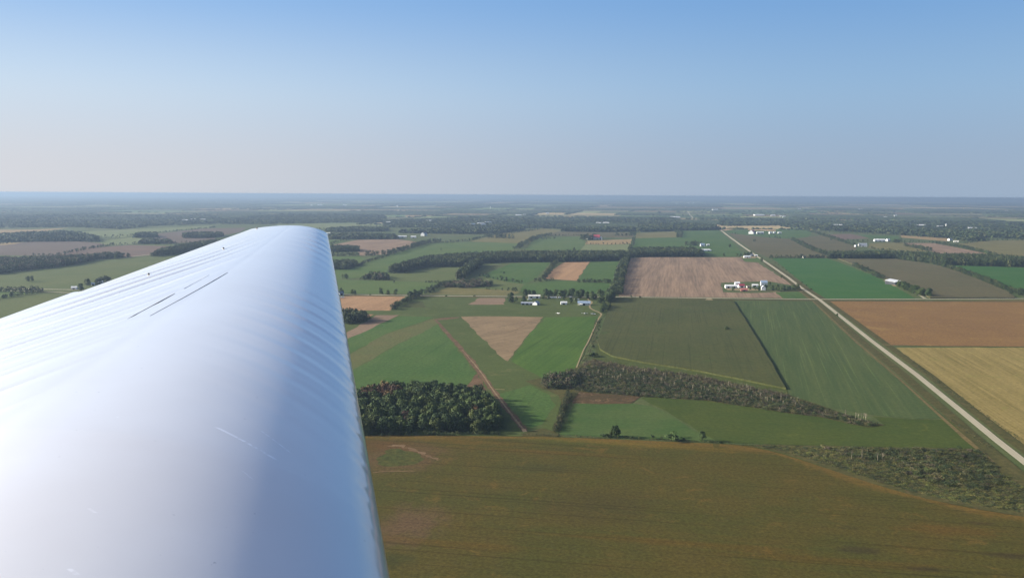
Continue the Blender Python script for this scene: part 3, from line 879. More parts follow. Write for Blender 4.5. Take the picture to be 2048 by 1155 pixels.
Fd('farm_yard', 'gravel_drive', [(1766, 562), (1776, 560.5), (1790, 566), (1794, 573), (1786, 572)], label='pale gravel apron in front of the white roofed shed', cat='yard')
Fd('bare_ground', 'gravel_drive', [(1410, 600), (1414, 596.5), (1422, 596.5), (1426, 600)])
Fd('farm_yard', 'gravel_drive', [(1480, 513), (1502, 510), (1514, 513), (1510, 516.5), (1490, 517)])
# ------------------------------------------------------------------ vegetation
rv = np.random.default_rng(77)


def unit(n, r):
    v = r.normal(size=(n, 3))
    return v / np.linalg.norm(v, axis=1)[:, None]


def cards(pos, nrm, size, r, jit=0.55):
    """one small leaf-spray quad per point"""
    n = len(pos)
    nr = nrm + r.normal(size=(n, 3)) * jit
    nr /= np.linalg.norm(nr, axis=1)[:, None]
    u = np.cross(nr, unit(n, r))
    u /= np.linalg.norm(u, axis=1)[:, None] + 1e-9
    v = np.cross(nr, u)
    s = (size * r.uniform(0.6, 1.25, n))[:, None]
    a = s * r.uniform(0.7, 1.1, (n, 1))
    q = np.stack((pos - u * s - v * a * 0.4, pos + u * s * 0.3 - v * a, pos + u * s + v * a * 0.4, pos - u * s * 0.3 + v * a), 1)
    return q.reshape(-1, 3)


def crown(r, lobes, n, size, jit=0.55):
    """lobes: (x,y,z,rx,rz)"""
    L = np.array(lobes)
    wgt = L[:, 3] ** 2
    k = r.choice(len(L), n, p=wgt / wgt.sum())
    d = unit(n, r)
    d[:, 2] = np.where(d[:, 2] < -0.35, -d[:, 2], d[:, 2])
    rad = r.uniform(0.72, 1.06, n)[:, None]
    pos = L[k, :3] + d * rad * np.stack((L[k, 3], L[k, 3], L[k, 4]), 1)
    return cards(pos, d, size, r, jit)


def tube(P, rad, k=5):
    P = np.array(P, float)
    V, Fs = [], []
    for i, p in enumerate(P):
        t = P[min(i + 1, len(P) - 1)] - P[max(i - 1, 0)]
        t /= np.linalg.norm(t) + 1e-9
        u = np.cross(t, (0.31, 0.9, 0.2))
        u /= np.linalg.norm(u)
        v = np.cross(t, u)
        for j in range(k):
            a = 2 * PI * j / k
            V.append(p + (u * math.cos(a) + v * math.sin(a)) * rad[i])
    for i in range(len(P) - 1):
        for j in range(k):
            Fs.append([i * k + j, i * k + (j + 1) % k, (i + 1) * k + (j + 1) % k, (i + 1) * k + j])
    Fs.append(list(range((len(P) - 1) * k, len(P) * k)))
    return V, Fs


def join(parts):
    V, Fs = [], []
    for v, f in parts:
        o = len(V)
        V += [tuple(p) for p in v]
        Fs += [[i + o for i in q] for q in f]
    return V, Fs


def leaf_mat(name, cols, var=0.22, usetint=False):
    m, t, b = newmat(name)
    oi = N(t, 'ShaderNodeObjectInfo')
    ge = N(t, 'ShaderNodeNewGeometry')
    if usetint:
        at = N(t, 'ShaderNodeVertexColor', layer_name='tint')
        c = at.outputs[0]
    else:
        rp = N(t, 'ShaderNodeValToRGB')
        rp.color_ramp.interpolation = 'LINEAR'
        el = rp.color_ramp.elements
        while len(el) < len(cols):
            el.new(0.5)
        for i, cc in enumerate(cols):
            el[i].position = i / (len(cols) - 1)
            el[i].color = (*cc, 1)
        t.links.new(oi.outputs['Random'], rp.inputs[0])
        c = rp.outputs[0]
    rnd = ge.outputs['Random Per Island']
    k = mth(t, 'ADD', 1 - var, mth(t, 'MULTIPLY', rnd, 2 * var))
    vm = N(t, 'ShaderNodeVectorMath', operation='SCALE')
    t.links.new(c, vm.inputs[0])
    t.links.new(k, vm.inputs['Scale'])
    t.links.new(vm.outputs[0], b.inputs['Base Color'])
    b.inputs['Roughness'].default_value = 0.75
    b.inputs['Specular IOR Level'].default_value = 0.2
    return m


GREENS = [A(44, 62, 34, 1.9), A(54, 72, 38, 1.9), A(70, 84, 42, 1.9), A(48, 66, 38, 1.9), A(62, 78, 40, 1.9), A(72, 82, 44, 1.8), A(52, 70, 42, 1.9)]
LEAF = leaf_mat('oak_and_maple_leaves', GREENS)
LEAF_RED = leaf_mat('turning_leaves', [A(86, 60, 50, 1.3), A(112, 92, 50, 1.3), A(78, 58, 52, 1.3), A(110, 84, 50, 1.3)])
LEAF_DK = leaf_mat('spruce_needles', [A(38, 54, 36, 1.6), A(46, 62, 40, 1.6)])
LEAF_TINT = leaf_mat('mixed_leaves', None, usetint=True)
BARK = simple('bark_brown', A(92, 80, 66), 0.9, var=0.3, scale=0.8)
BARK_GREY = simple('weathered_grey_wood', A(164, 156, 144), 0.9, var=0.25, scale=0.8)

PROTO = []
for i in range(9):
    r = np.random.default_rng(100 + i)
    hh = 16.0
    nl = r.integers(7, 12)
    lob = [(0, 0, hh * 0.62, 3.6, 4.6)]
    for j in range(nl):
        a = r.uniform(0, 2 * PI)
        zz = r.uniform(0.34, 0.86)
        rr = 3.4 * math.sqrt(max(0.05, 1 - ((zz - 0.55) / 0.42) ** 2)) * r.uniform(0.6, 1.05)
        s = r.uniform(1.5, 2.7)
        lob.append((math.cos(a) * rr, math.sin(a) * rr, hh * zz, s, s * r.uniform(0.85, 1.2)))
    V = crown(r, lob, 1000, 0.42)
    zt, zb = np.percentile(V[:, 2], 98.5), np.percentile(V[:, 2], 1)
    V[:, 2] = 1.4 + (V[:, 2] - zb) * (16.2 - 1.4) / (zt - zb)
    V[:, :2] *= 6.6 / np.percentile(np.hypot(V[:, 0], V[:, 1]), 97)
    cm = mesh('crown', V, np.arange(len(V)).reshape(-1, 4))
    tp = [tube([(0, 0, 0), (0.05, 0, hh * 0.3), (0.1, 0.1, hh * 0.62)], [0.34, 0.26, 0.12], 6)]
    for j in range(4):
        a = r.uniform(0, 2 * PI)
        z0 = hh * r.uniform(0.25, 0.45)
        tp.append(tube([(0.05, 0, z0), (math.cos(a) * 1.4, math.sin(a) * 1.4, z0 + 2.2), (math.cos(a) * 2.8, math.sin(a) * 2.8, z0 + 4.2)], [0.16, 0.1, 0.04], 4))
    tm = mesh('trunk', *join(tp))
    tm.materials.append(BARK)
    PROTO.append((cm, tm))
for cm, tm in PROTO:
    cm.materials.append(LEAF)
RED = []
for i in (0, 3, 5):
    c2 = PROTO[i][0].copy()
    c2.materials.clear()
    c2.materials.append(LEAF_RED)
    RED.append((c2, PROTO[i][1]))
SPR = []
for i in range(3):
    r = np.random.default_rng(300 + i)
    P, Nn = [], []
    n = 620
    zz = r.uniform(0.06, 1, n) ** 0.9
    a = r.uniform(0, 2 * PI, n)
    rad = (1 - zz) * 3.3 * (0.75 + 0.25 * np.sin(zz * 46)) * r.uniform(0.75, 1.08, n) + 0.1
    P = np.stack((np.cos(a) * rad, np.sin(a) * rad, zz * 16), 1)
    Nn = np.stack((np.cos(a), np.sin(a), np.full(n, 0.5)), 1)
    V = cards(P, Nn, 0.55, r, 0.4)
    cm = mesh('crown', V, np.arange(len(V)).reshape(-1, 4))
    cm.materials.append(LEAF_DK)
    tm = mesh('trunk', *tube([(0, 0, 0), (0, 0, 8), (0, 0, 15)], [0.3, 0.2, 0.05], 6))
    tm.materials.append(BARK)
    SPR.append((cm, tm))
BSH = []
for i in range(5):
    r = np.random.default_rng(400 + i)
    lob = [(0, 0, 1.3, 1.5, 1.4)] + [(r.normal(0, 1.1), r.normal(0, 1.1), r.uniform(0.7, 2.2), r.uniform(0.7, 1.2), r.uniform(0.7, 1.2)) for _ in range(6)]
    V = crown(r, lob, 230, 0.40)
    cm = mesh('foliage', V, np.arange(len(V)).reshape(-1, 4))
    cm.materials.append(LEAF)
    BSH.append(cm)
DEAD = []
for i in range(6):
    r = np.random.default_rng(500 + i)
    hh = 8.5
    tp = [tube([(0, 0, 0), (r.normal(0, .1), r.normal(0, .1), hh * 0.5), (r.normal(0, .3), r.normal(0, .3), hh)], [0.22, 0.17, 0.05], 5)]
    for j in range(10):
        a = r.uniform(0, 2 * PI)
        z0 = hh * r.uniform(0.3, 0.85)
        l = (hh - z0) * r.uniform(0.3, 0.6)
        tp.append(tube([(0, 0, z0), (math.cos(a) * l * 0.5, math.sin(a) * l * 0.5, z0 + l * 0.8), (math.cos(a) * l * 0.9, math.sin(a) * l * 0.9, z0 + l * 1.7)], [0.10, 0.07, 0.03], 3))
    tm = mesh('dead_tree', *join(tp))
    tm.materials.append(BARK_GREY)
    DEAD.append(tm)

NT = [0]


def tree(p, h, label, group, kinds=PROTO, name='broadleaf_tree', cat='tree', wide=1.0):
    cm, tm = kinds[int(rv.integers(len(kinds)))]
    o = empty(name, (p[0], p[1], 0.2), rv.uniform(0, 2 * PI))
    s = h / 16.0
    o.scale = (s * wide * rv.uniform(0.9, 1.12), s * wide * rv.uniform(0.9, 1.12), s)
    tag(o, label, cat, group)
    for nm, me in (('trunk', tm), ('crown', cm)):
        c = bpy.data.objects.new(nm, me)
        COL.objects.link(c)
        c.parent = o
    NT[0] += 1
    return o


def bush(p, h, label, group, wide=1.0):
    o = bpy.data.objects.new('bush', BSH[int(rv.integers(len(BSH)))])
    COL.objects.link(o)
    o.location = (p[0], p[1], 0.2)
    o.rotation_euler = (0, 0, rv.uniform(0, 2 * PI))
    s = h / 2.9
    o.scale = (s * wide, s * wide, s)
    tag(o, label, 'bush', group)
    return o


def inside(P, poly):
    x, y = P[:, 0], P[:, 1]
    n = len(poly)
    res = np.zeros(len(P), bool)
    j = n - 1
    for i in range(n):
        xi, yi = poly[i]
        xj, yj = poly[j]
        c = ((yi > y) != (yj > y)) & (x < (xj - xi) * (y - yi) / (yj - yi + 1e-12) + xi)
        res ^= c
        j = i
    return res


def scatter(poly, sp, r, jit=0.42):
    lo, hi = poly.min(0), poly.max(0)
    gx, gy = np.meshgrid(np.arange(lo[0], hi[0] + sp, sp), np.arange(lo[1], hi[1] + sp, sp * 0.87), indexing='ij')
    gx[:, 1::2] += sp / 2
    P = np.stack((gx.ravel(), gy.ravel()), 1) + r.uniform(-jit, jit, (gx.size, 2)) * sp
    return P[inside(P, poly)]


def line_pts(px, width, sp, r):
    P = gp(px)
    out = []
    for a, b in zip(P[:-1], P[1:]):
        L = np.linalg.norm(b - a)
        n = max(1, int(L / sp))
        for i in range(n):
            q = a + (b - a) * ((i + r.uniform(0.1, 0.9)) / n)
            nn = np.array((-(b - a)[1], (b - a)[0])) / L
            out.append(q + nn * r.uniform(-width / 2, width / 2))
    return np.array(out)


# templates for woods that read as one mass
def tmpl(n, size, nl, seed, flat=1.0):
    r = np.random.default_rng(seed)
    lob = [(0, 0, 0.56, 0.30, 0.40)]
    for j in range(nl):
        a = r.uniform(0, 2 * PI)
        zz = r.uniform(0.25, 0.84)
        rr = 0.24 * math.sqrt(max(0.1, 1 - ((zz - 0.5) / 0.5) ** 2))
        s = r.uniform(0.12, 0.20)
        lob.append((math.cos(a) * rr, math.sin(a) * rr, zz, s, s * 1.1 * flat))
    V = crown(r, lob, n, size, 0.5)
    zt, zb = np.percentile(V[:, 2], 97), np.percentile(V[:, 2], 2)
    V[:, 2] = 0.03 + (V[:, 2] - zb) * 0.97 / (zt - zb)
    V[:, :2] *= 0.5 / np.percentile(np.hypot(V[:, 0], V[:, 1]), 95)
    return V


T_MID = [tmpl(130, 0.055, 9, 600 + i) for i in range(8)]
T_FAR = [tmpl(26, 0.13, 5, 650 + i) for i in range(8)]
T_SHR = [tmpl(120, 0.045, 7, 700 + i) for i in range(8)]
# coarse canopy lump for the woods many kilometres away
_a = np.linspace(0, 2 * PI, 6, endpoint=False)
T_LUMP = []
for i in range(6):
    r = np.random.default_rng(720 + i)
    ring = lambda rr, z: np.stack((np.cos(_a) * rr * r.uniform(0.8, 1.15, 6), np.sin(_a) * rr * r.uniform(0.8, 1.15, 6), z * r.uniform(0.85, 1.1, 6)), 1)
    R0, R1, R2, R3 = ring(0.66, 0.001), ring(0.66, 0.55), ring(0.46, 0.85), ring(0.18, 1.0)
    Q = []
    for aa, bb in ((R0, R1), (R1, R2), (R2, R3)):
        for j in range(6):
            Q += [aa[j], aa[(j + 1) % 6], bb[(j + 1) % 6], bb[j]]
    Q += [R3[0], R3[1], R3[2], R3[3], R3[3], R3[4], R3[5], R3[0]]
    T_LUMP.append(np.array(Q))

WOODCOL = [A(46, 62, 38, 1.5), A(54, 70, 40, 1.5), A(64, 78, 44, 1.5), A(50, 64, 42, 1.5), A(74, 80, 48, 1.5), A(58, 70, 44, 1.5)]
SCRUBCOL = [A(58, 68, 40, 1.75), A(70, 76, 46, 1.75), A(82, 80, 52, 1.75), A(60, 70, 44, 1.75), A(88, 84, 58, 1.75), A(52, 62, 38, 1.75)]
GREYCOL = [A(92, 86, 74, 1.5), A(100, 92, 80, 1.5), A(80, 78, 60, 1.5), A(84, 76, 66, 1.5)]


class Mass:
    def __init__(self):
        self.V, self.C = [], []

    def add(self, pts, hs, wd, tm, cols, r, squash=None):
        if len(pts) == 0:
            return
        hs = np.broadcast_to(hs, (len(pts),))
        wd = np.broadcast_to(wd, (len(pts),))
        k = r.integers(len(tm), size=len(pts))
        an = r.uniform(0, 2 * PI, len(pts))
        cc = np.array(cols)[r.integers(len(cols), size=len(pts))] * (r.uniform(0.84, 1.16, (len(pts), 1)) if tm is T_SHR else r.uniform(0.7, 1.3, (len(pts), 1)))
        ph = np.sin(pts[:, 0] / 23.0 + 1.3 * np.sin(pts[:, 1] / 31.0)) * np.sin(pts[:, 1] / 27.0 + 1.1 * np.sin(pts[:, 0] / 41.0))
        cc = cc * (1 + 0.22 * ph[:, None])
        for i in range(len(tm)):
            s = np.where(k == i)[0]
            if len(s) == 0:
                continue
            T = tm[i]
            ca, sa = np.cos(an[s])[:, None], np.sin(an[s])[:, None]
            x = T[None, :, 0] * ca - T[None, :, 1] * sa
            y = T[None, :, 0] * sa + T[None, :, 1] * ca
            W = np.stack((x * wd[s][:, None] + pts[s, 0][:, None], y * wd[s][:, None] + pts[s, 1][:, None], np.broadcast_to(T[None, :, 2], x.shape) * hs[s][:, None]), -1)
            self.V.append(W.reshape(-1, 3).astype(np.float32))
            self.C.append(np.repeat(cc[s], T.shape[0], 0).astype(np.float32))

    def build(self, name, label, cat, mat=None, z=0.15):
        V = np.concatenate(self.V)
        C = np.concatenate(self.C)
        c = np.array((*V[:, :2].mean(0), 0))
        me = mesh(name, V - c, np.arange(len(V)).reshape(-1, 4))
        ca = me.color_attributes.new('tint', 'FLOAT_COLOR', 'POINT')
        ca.data.foreach_set('color', np.concatenate((C, np.ones((len(C), 1), np.float32)), 1).ravel())
        o = link(name, me, mat or LEAF_TINT, loc=(c[0], c[1], z))
        tag(o, label, cat, kind='stuff')
        return o


def wood(px, label, sp=9.0, h=(13, 19), tm=None, cols=WOODCOL, wd=1.0, name='woodland', cat='wood', seed=1, thin=1.0, world=False):
    r = np.random.default_rng(seed)
    P = scatter(np.asarray(px) if world else gp(px), sp, r)
    if thin < 1:
        P = P[r.random(len(P)) < thin]
    m = Mass()
    hs = r.uniform(h[0] * 0.8, h[1] * 1.1, len(P)) * (1.0 if tm is T_SHR else 1.3)
    m.add(P, hs, sp * 1.7 * wd * r.uniform(0.85, 1.2, len(P)), tm or T_MID, cols, r)
    return m.build(name, label, cat)


def hedgerow(px, label, width=10, sp=7, h=(5, 11), cols=WOODCOL, tm=None, seed=1, name='hedgerow', cat='hedgerow', wd=0.85):
    r = np.random.default_rng(seed)
    P = line_pts(px, width, sp, r)
    m = Mass()
    hs = r.uniform(h[0] * 0.9, h[1], len(P)) * (1.0 if tm is T_SHR else 1.35)
    m.add(P, hs, hs * wd * r.uniform(0.8, 1.3, len(P)), tm or T_MID, cols, r)
    return m.build(name, label, cat)


# --- the near woodlot: every tree an individual
wl = [(640, 868), (1000, 866), (1004, 858), (1000, 845), (985, 826), (975, 806), (955, 795), (930, 790), (880, 786), (800, 786), (735, 798), (690, 806), (640, 815)]
Pw = scatter(gp(wl), 12.9, rv, 0.36)
pxw = proj(np.concatenate((Pw, np.full((len(Pw), 1), 8.0)), 1))
keep = pxw[:, 0] > 690
Pw, pxw = Pw[keep], pxw[keep]
for p, q in zip(Pw, pxw):
    u = rv.random()
    edge = q[1] > 838
    if q[0] < 800 and q[1] < 800 and u < 0.75:
        tree(p, rv.uniform(16, 19), 'reddish brown tree on the upper left edge of the near woodlot', 'reddish trees of the near woodlot', RED, wide=1.08)
    elif u < 0.022:
        tree(p, rv.uniform(14, 18), 'russet tree among the green trees of the near woodlot', 'russet trees of the near woodlot', RED, wide=1.08)
    else:
        tree(p, rv.uniform(13.5, 19.5) * (0.92 if edge else 1), 'dense green broadleaf tree in the near woodlot', 'green trees of the near woodlot', wide=1.12)
NWL = NT[0]

# --- single trees and small groups (pixel of the base, height in metres)
LONE = [
    (1231, 872.5, 10, 'rounded dark tree on the fence line above the bottom field, beside smaller bushes', None),
    (1405, 881, 9, 'dark oval tree alone on the right of the bottom field fence line', None),
    (1020, 606, 21, 'tall dark tree left of the airfield hangars', None),
    (1141, 606.5, 12, 'round dark tree between the white shed and the grey roofed house', None),
    (1198, 606.5, 13, 'dark tree on the lawn right of the curving drive', None),
    (1147, 503, 17, 'single tall tree on the far edge of the long wood', None),
    (1473.5, 0, 0, None, None),
    (1459.5, 494.5, 14, 'single tree standing in the green field left of the gravel road', None),
    (1447.5, 512.5, 13, 'small single tree on the upper edge of the big tan field', None),
    (1674, 633, 6, 'small dark tree on the verge of the pale gravel road', None),
    (1563, 556, 7, 'small dark tree on the left verge of the gravel road by the tan field', None),
    (1265.6, 484, 15, 'single tree at the corner of the pale strip below the far barn', None),
    (233, 518, 17, 'lone tree on the near edge of the reddish brown field, left of another', None),
    (257, 515, 16, 'slim lone tree on the near edge of the reddish brown field, right of another', None),
    (54.5, 563, 13, 'left tree of the close pair in the large grey green field', None),
    (63, 562.5, 13, 'right tree of the close pair in the large grey green field', None),
    (1452, 661, 7, 'dark bushy tree standing alone inside the olive corn field', None),
    (1522, 524.5, 15, 'round tree on the gravel road verge below the white farmhouse', None),
]
for x, y, h, lb, gr in LONE:
    if lb:
        tree(g(x, y), h * 1.15, lb, gr, wide=1.05)
tree(g(1457, 660), 5, 'low spreading tree beside the bushy one in the corn field', None, wide=1.6)


def clump(px, hs, label, group, wide=1.0, kinds=PROTO):
    for (x, y), h in zip(px, hs if hasattr(hs, '__len__') else [hs] * len(px)):
        tree(g(x, y), 1.25 * h * rv.uniform(0.88, 1.12), label, group, kinds, wide=wide)


def row(px, width, sp, h, label, group, wide=1.0, kinds=PROTO):
    for p in line_pts(px, width, sp * 0.88, rv):
        tree(p, rv.uniform(*h) * 1.25, label, group, kinds, wide=wide)


row([(1033, 604), (1052, 603)], 22, 8, (9, 14), 'dark tree in the clump beside the hangars', 'trees beside the hangars')
row([(1046, 593), (1072, 592)], 18, 10, (11, 15), 'tree behind the long white roofed shed', 'trees behind the white shed')
row([(1087, 592), (1148, 592)], 30, 9, (11, 17), 'tree in the row along the crossing road behind the airfield', 'roadside trees behind the airfield')
row([(1149, 597.5), (1175, 597)], 34, 8, (12, 18), 'big dark tree close behind the grey roofed house', 'trees behind the grey roofed house')
row([(1180, 592), (1222, 592)], 16, 14, (10, 14), 'tree in the thin row above the lawn by the crossing road', 'trees above the lawn')
row([(1214, 607), (1221, 594)], 26, 10, (11, 18), 'tall tree in the dark cluster at the corner of the corn field', 'trees at the corn corner')
row([(1206, 626), (1214, 612)], 14, 9, (6, 10), 'tree shading the white trailers', 'trees by the white trailers', wide=1.05)
row([(1536, 581), (1602, 579)], 42, 9, (8, 13), 'tree in the grove right of the white farmhouse', 'grove by the white farmhouse', wide=1.05)
clump([(1519, 577), (1511, 579), (1507, 577.5)], 6, 'small tree in the farmyard of the white farmhouse', 'farmyard trees')
row([(1480, 513), (1500, 510.5)], 30, 10, (10, 15), 'dark tree behind the white farm building by the gravel road', 'trees by the roadside farm')
hedgerow([(1371, 491), (1396, 490)], 'dark trees left of the white roofed greenhouses', width=60, sp=7, h=(12, 19), seed=80, name='grove', cat='grove')
hedgerow([(1169, 480), (1181, 477)], 'dark trees beside the far red roofed barn', width=60, sp=7, h=(16, 24), seed=81, name='grove', cat='grove')
clump([(1796, 572), (1802, 574)], 9, 'tree close behind the white roofed shed', 'trees behind the open shed', wide=1.05)
row([(1806, 576), (1828, 584), (1848, 593)], 30, 8, (10, 17), 'tree in the dark grove along the shed drive', 'grove along the shed drive', wide=1.05)
clump([(762, 588), (776, 589.5), (791, 589)], 11, 'roadside tree of the group of three beside the tan field', 'three roadside trees')
row([(701, 588.5), (716, 588.5)], 8, 8, (8, 11), 'roadside tree near the wing', 'roadside trees near the wing')
row([(822, 598), (836, 589)], 22, 9, (9, 14), 'tree in the clump where the hedge meets the road', 'trees where hedge meets road')
clump([(681, 585), (684, 588)], 10, 'tree next to the wing by the white house', 'trees by the wing edge')
row([(154, 581), (168, 580)], 26, 8, (11, 15), 'dark tree right of the small white house on the left', 'trees by the left white house')
hedgerow([(182, 571), (218, 561)], 'farm trees close above the wing on the left', width=24, sp=6, h=(8, 14), seed=82, name='grove', cat='grove')
hedgerow([(1782, 485), (1803, 485)], 'trees right of the long white barn on the far right', width=50, sp=9, h=(12, 18), seed=83, name='grove', cat='grove')
hedgerow([(980, 476), (1000, 475), (1024, 477)], 'trees around the distant farm in the pale fields', width=60, sp=11, h=(14, 20), seed=84, name='grove', cat='grove')

clump([(1086, 598), (1097, 598.5), (1128, 599.5)], 9, 'tree between the white trailers and the hangars on the mown grass edge', 'trees by the trailers')
clump([(1152, 604), (1184, 600), (1190, 598)], 10, 'tree close around the grey roofed house', 'garden trees of the grey roofed house')
clump([(1466, 581), (1500, 580), (1517, 582), (1523, 568), (1540, 570)], 8, 'tree scattered in the yard of the white barns', 'yard trees of the white barns')
# --- bushes one can count along the fence lines
for x, y, h, wd in [(1205, 873, 3.5, 1), (1213, 873.5, 4, 0.9), (1220, 873, 5, 0.8), (1250, 875, 2.2, 1), (1264, 876, 2.4, 0.8), (1278, 876.5, 2, 1), (1305, 877, 4, 0.6), (1323, 878, 3, 0.7), (1367, 880, 3, 1), (1420, 884, 2, 1.2), (1440, 886, 2, 1.2)]:
    bush(g(x, y), h, 'low bush on the fence line above the bottom field', 'fence line bushes', wd)
bush(g(1345, 880), 6.2, 'broad dark rounded bush on the fence line between the two lone trees', None, 1.5)
bush(g(1183, 713), 7, 'big dark bush where the lane meets the scrub belt', None, 1.6)
for x, y in [(1197, 645), (1199, 652), (1196, 660), (1192, 668), (1193, 676), (1188, 684), (1186, 694), (1203, 640), (1201, 655)]:
    bush(g(x, y), rv.uniform(2, 4), 'scrubby bush in the strip between the lane and the corn field', 'bushes along the lane', 1.2)
for x, y in [(1545, 521), (1551, 526), (1557, 530), (1566, 536), (1572, 541), (1580, 547), (1588, 553), (1596, 559), (1604, 565), (1612, 571), (1622, 579)]:
    bush(g(x, y), rv.uniform(2, 4.5), 'dark bush on the verge between the gravel road and the vivid green field', 'bushes of the vivid green field verge', 1.0)
for x, y in [(1018, 592), (949, 593), (893, 592.5), (740, 590), (1228, 592.5), (1262, 594.5), (1280, 594.8)]:
    bush(g(x, y), rv.uniform(3, 5), 'small roadside bush along the crossing road', 'bushes along the crossing road', 1.0)

# --- hedgerows and tree belts that read as one mass
wood([(775, 546), (800, 546), (818, 542), (850, 534), (925, 533.5), (945, 527), (1024, 524), (1130, 524), (1246, 521), (1252, 512), (1150, 512), (1024, 513), (950, 515), (880, 521), (850, 523), (805, 537)], 'long dark curving wood across the middle of the view', seed=2)
wood([(912, 559), (924, 558), (965, 531), (945, 530)], 'dark spur of trees running down from the long wood', seed=3)
wood([(1254, 514.5), (1285, 514), (1400, 513.5), (1407, 510), (1388, 504), (1280, 504), (1258, 507)], 'dark block of wood above the big tan field', seed=4, sp=10)
hedgerow([(1230, 590), (1238, 562), (1252, 516)], 'dark tree row on the left edge of the big tan field', width=26, sp=4.5, h=(8, 15), seed=5)
hedgerow([(1086, 560), (1098, 545), (1112, 526)], 'tree row left of the orange stubble strip', width=14, sp=9, h=(5, 12), seed=6)
hedgerow([(1070, 563), (1092, 562), (1108, 561)], 'bushes at the foot of the orange stubble strip', width=14, sp=7, h=(5, 9), seed=7)
hedgerow([(1158, 565), (1190, 564), (1222, 566)], 'dark shrubs below the green field by the tree row', width=22, sp=4, h=(5, 10), seed=8)
wood([(1655, 517), (1700, 518), (1790, 518), (1866, 527), (1886, 530), (2048, 534.5), (2250, 540), (2250, 530), (2048, 524), (1980, 519), (1900, 518), (1800, 512.5), (1660, 512)], 'long dark wood at the right beyond the corn field', seed=9)
hedgerow([(1536, 516), (1560, 516), (1650, 516)], 'bushy line along the top of the vivid green field', width=14, sp=5, h=(4, 12), seed=10)
hedgerow([(1709, 531), (1735, 543), (1763, 557)], 'shrubby hedge between the vivid green field and the corn', width=16, sp=4, h=(4, 10), seed=11)
hedgerow([(1870, 529), (1925, 545), (1975, 564), (2024, 585)], 'long hedge between the corn and the right hand green field', width=18, sp=4, h=(5, 11), seed=12)
hedgerow([(2022, 586), (2048, 591), (2200, 600)], 'trees on the road at the right edge', width=30, sp=6, h=(8, 14), seed=13)
hedgerow([(1583, 479), (1614, 495), (1630, 502), (1655, 511)], 'tree row between the two brown fields on the right', width=16, sp=9, h=(6, 15), seed=14)
hedgerow([(1611, 460), (1650, 472), (1690, 485), (1718, 494)], 'bushy line past the small dark roofed farmhouse', width=24, sp=12, h=(6, 13), seed=15)
hedgerow([(1866, 486), (1925, 495), (1988, 510)], 'shrubby line between the two tan fields on the far right', width=20, sp=9, h=(6, 12), seed=16)
hedgerow([(1812, 492), (1838, 497), (1860, 502)], 'dark bushes at the corner of the tan field on the far right', width=26, sp=11, h=(8, 15), seed=17)
wood([(1559, 453), (1650, 461), (1740, 465), (1822, 472), (1900, 477), (1930, 482), (1960, 482), (1960, 474), (2060, 479), (2250, 484), (2250, 470), (2048, 467), (1900, 465), (1720, 457)], 'broad dark band of wood far off on the right', sp=22, h=(14, 19), tm=T_FAR, seed=18)
wood([(0, 548), (26, 543), (96, 536), (156, 528), (187, 519.5), (249, 514.5), (235, 512.5), (150, 518), (0, 524), (-150, 528), (-150, 556)], 'rough dark wood at the left edge above the grey green field', seed=19, sp=11, h=(9, 16), cols=WOODCOL + GREYCOL[:2])
wood([(0, 484), (150, 482.5), (196, 484.5), (190, 477), (150, 468), (100, 467), (60, 470), (0, 473), (-120, 474), (-120, 484)], 'pale distant wood at the left behind the ploughed field', sp=20, h=(12, 17), tm=T_FAR, seed=20)
wood([(300, 514), (340, 509), (420, 497), (500, 492), (500, 485), (420, 488), (372, 496), (320, 508)], 'dark wood touching the far side of the wing', sp=11, seed=21)
wood([(268, 475.5), (314, 475.5), (312, 471.5), (280, 471)], 'small dark grove in the pale fields on the left', sp=14, tm=T_FAR, seed=22)
wood([(366, 476), (410, 476), (445, 473), (445, 470.5), (372, 471)], 'second small dark grove near the wing tip on the left', sp=14, tm=T_FAR, seed=23)
wood([(276, 488), (343, 487.5), (340, 483), (290, 482)], 'grey green grove beside the reddish field', sp=14, h=(8, 13), tm=T_FAR, cols=WOODCOL + GREYCOL, seed=24)
hedgerow([(-60, 584), (0, 583), (50, 583.5), (85, 584)], 'dark hedge at the left edge beside the side road', width=12, sp=5, h=(7, 12), seed=25)
hedgerow([(-40, 603), (0, 597), (30, 592), (60, 588), (84, 585)], 'low hedge between two fields at the left edge', width=10, sp=5, h=(4, 8), seed=26)
hedgerow([(-20, 490), (40, 484), (60, 482)], 'thin hedge by the pale strip at the left edge', width=16, sp=12, h=(5, 9), tm=T_FAR, seed=27)
hedgerow([(180, 497), (230, 490), (262, 489), (310, 487)], 'hedge along the top of the reddish field', width=14, sp=10, h=(4, 11), tm=T_FAR, seed=28)
hedgerow([(732, 511), (775, 509), (800, 502), (830, 493), (855, 486), (880, 483)], 'diagonal row of trees between the tan and the green field', width=30, sp=9, h=(8, 16), seed=29)
wood([(660, 504), (718, 503), (712, 498), (665, 497)], 'dark wood block right of the wing tip', sp=11, h=(10, 15), seed=30)
hedgerow([(655, 512), (690, 511.5), (720, 511)], 'tree row below the wood block by the wing tip', width=18, sp=7, h=(8, 13), seed=31)
wood([(660, 539), (690, 539), (714, 530), (705, 527), (664, 530)], 'dark wood beside the wing above the green field', sp=11, h=(9, 14), seed=32)
hedgerow([(712, 533), (740, 522), (780, 511)], 'low hedge continuing the dark wood by the wing', width=14, sp=8, h=(4, 8), seed=33)
wood([(720, 560), (752, 560), (776, 560), (772, 553), (745, 552)], 'scattered swampy trees in the green field near the wing', sp=10, h=(6, 12), thin=0.6, cols=WOODCOL + GREYCOL, seed=34)
hedgerow([(686, 557), (697, 557)], 'little clump of trees beside the wing edge', width=10, sp=4, h=(6, 11), seed=35)
